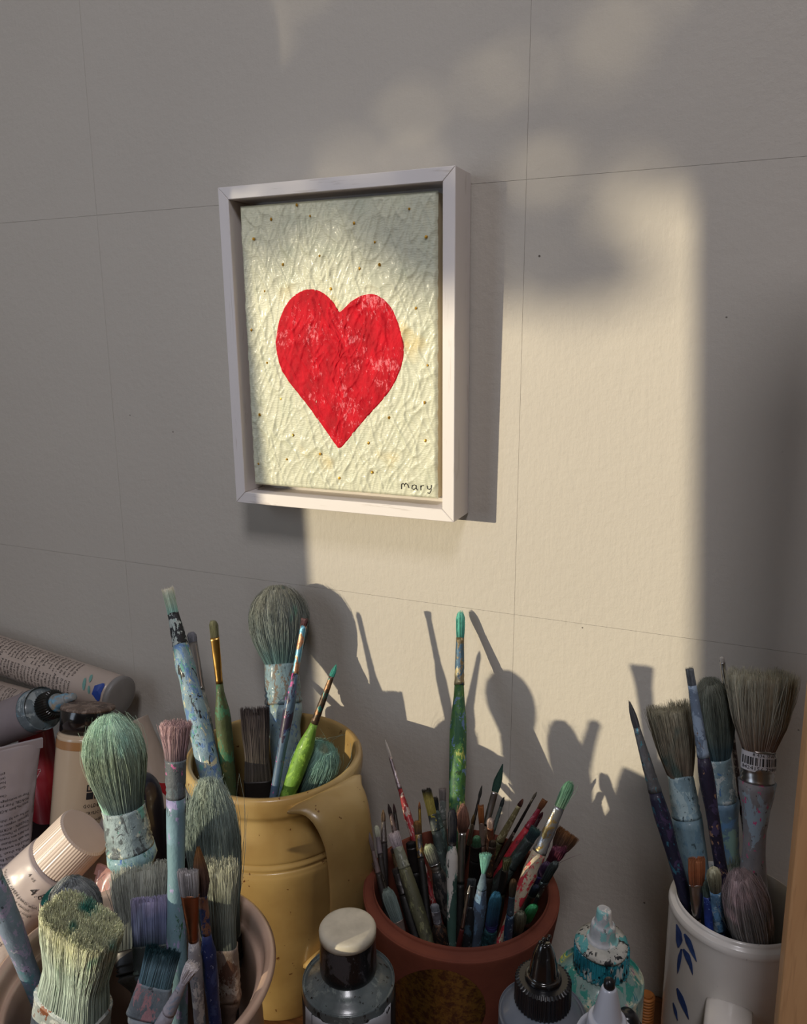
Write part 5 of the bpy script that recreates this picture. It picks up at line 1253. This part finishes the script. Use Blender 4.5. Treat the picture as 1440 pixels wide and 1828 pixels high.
# E: white tube, crimp up
E_t = Tube('paint_tube', 'white printed paint tube with its folded crimp up, at the left edge', 'paint tube', at(4, 1336, -0.142), at(4, 1640, -0.160), 0.0145, 0.056, WHT('white_tube_cool', '#b4abb0'), roll=-20, seed=3, dent=0.0022)
E_t.lines(0.016, 0.032, 0.0024, 0.000, k0=0); E_t.lines(0.035, E_t.Lb * 0.86, 0.0027, -0.016, k0=6)
# F: tube with the big white cap
F_t = Tube('paint_tube', 'crumpled white paint tube with big ribbed white cap and a teal streak', 'paint tube', at(-60, 1700, -0.205), at(152, 1484, -0.160), 0.0200, 0.054, WHT('white_tube_warm', '#c2b5b2'),
           cap=plain('#d3c2b6', 0.4, 0, .2, var=.04, name='cap_white'), capr=0.0192, capl=0.028, seed=5, dent=0.0030, roll=0)
sh = Sheet(); sh.text('4.69', 0.0010, F_t.Lb - 0.013, 0.0078); sh.text('7Z', 0.0100, F_t.Lb - 0.006, 0.0055); sh.text('4 oz', -0.006, F_t.Lb - 0.006, 0.0032); sh.text('21 CH2C', -0.006, F_t.Lb - 0.052, 0.0036); sh.text('S1K1 IS', -0.001, F_t.Lb - 0.060, 0.0045)
sh.lay(F_t.S(0.0004), 'printed_price', INK, F_t.root)
F_t.lines(F_t.Lb - 0.046, F_t.Lb - 0.018, 0.0029, -0.022, k0=14)
sh = Sheet(); sh.poly([(0.0125 + 0.0036 * math.cos(t), F_t.Lb - 0.006 + 0.0095 * math.sin(t) - .3 * .0036 * math.cos(t)) for t in np.linspace(0, 6.28, 25)[:-1]]); sh.lay(F_t.S(0.0008), 'teal_paint_streak', plain('#1f6f72', 0.4, 0, .3), F_t.root)
# G: red tube
G_t = Tube('paint_tube', 'dark red tube wedged between the white tube and the cream bottle', 'paint tube', at(60, 1290, -0.056), at(92, 1470, -0.076), 0.0140, 0.04, plain('#8c1420', 0.35, 0, .4, name='red_tube'), flat_end=False, seed=6, dent=.0008)
sh = Sheet(); sh.text('ST', 0.004, G_t.Lb * 0.42, 0.008, rot=0.9); sh.lay(G_t.S(0.0004), 'printed_letters', plain('#b98e8c', 0.5), G_t.root)
# H: white and tan tubes between the mint mop and the jug
H_t = Tube('paint_tube', 'cream tube with a red wedge and dark marks between the mint mop and the jug', 'paint tube', at(232, 1290, -0.040), at(296, 1440, -0.048), 0.0150, 0.04, WHT('cream_tube', '#b7a79a'), flat_end=False, seed=7, dent=.0010)
sh = Sheet(); l_ = H_t.Lb; sh.poly([(-0.010, l_ * .80), (0.006, l_ * .50), (0.003, l_ * .66), (-0.004, l_ * .92)]); sh.lay(H_t.S(0.0005), 'red_wedge', plain('#a01420', 0.4), H_t.root)
sh = Sheet(); sh.rect(0.000, 0.0018, l_ * .30, l_ * .42); sh.poly([(0.0065 + .0012 * math.cos(t), l_ * .46 + .003 * math.sin(t)) for t in np.linspace(0, 6.28, 13)[:-1]]); sh.lay(H_t.S(0.0005), 'printed_marks', INK, H_t.root)
I_t = thing('paint_bottle', 'dark navy bottle filling the dark gap between the tubes and the jug', 'paint bottle', at(262, 1560, -0.118) * np.array([1, 1, 0]) + np.array([0, 0, TOP + 0.060]))  # navy bottle whose near-black body also stands in for shade in the gap
zt = at(278, 1392, -0.118)[2] - TOP - 0.060
mesh('body', *lathe(smoothprof([(0.012, 0), (0.0145, 0.002), (0.0150, zt * .5), (0.0148, zt * .82), (0.010, zt * .96), (0.002, zt)], 6), 36), plain('#11152a', 0.3, 0, .5, name='navy_gloss'), I_t)
# J: crumpled pink tube end
J_t = Tube('paint_tube', 'small crumpled pink tube behind the bowl next to the white capped tube', 'paint tube', at(206, 1556, -0.158), at(176, 1660, -0.168), 0.0095, 0.026, plain('#b98d86', 0.3, 0, .5, name='pink_tube'), seed=8, dent=0.003, roll=20)
K_t = Tube('paint_tube', 'pale tube with ridged collar half hidden behind the mint mop handle', 'paint tube', at(222, 1440, -0.130), at(178, 1560, -0.140), 0.012, 0.03, WHT('pale_tube', '#a9a0a0'), flat_end=False, seed=9, dent=.0006)

# pieces that belong to a part sit one level deeper (all share the frame of their thing)
for o in list(bpy.data.objects):
    if o.parent is None or o.type != 'MESH' or o.parent.type != 'EMPTY': continue
    nm = o.name.split('.')[0]; sib = {c.name.split('.')[0]: c for c in o.parent.children if c != o}
    for a_, b_ in (('barcode_print', 'barcode_sticker'), ('nozzle', 'collar'), ('label_panel', 'label'), ('pink_dot', 'label'), ('black_dot', 'label'), ('label_letter', 'label'),
                   ('white_paint_layer', 'cap'), ('dried_paint', 'cap'), ('printed_text', 'body'), ('printed_label', 'body'), ('printed_price', 'body'), ('printed_letters', 'body'),
                   ('printed_marks', 'body'), ('black_tip', 'nozzle'), ('painted_leaf', 'body'), ('heart', 'canvas'), ('signature', 'canvas')):
        if nm == a_ and b_ in sib and sib[b_].parent.type == 'EMPTY' and not o.children:
            o.parent = sib[b_]; break
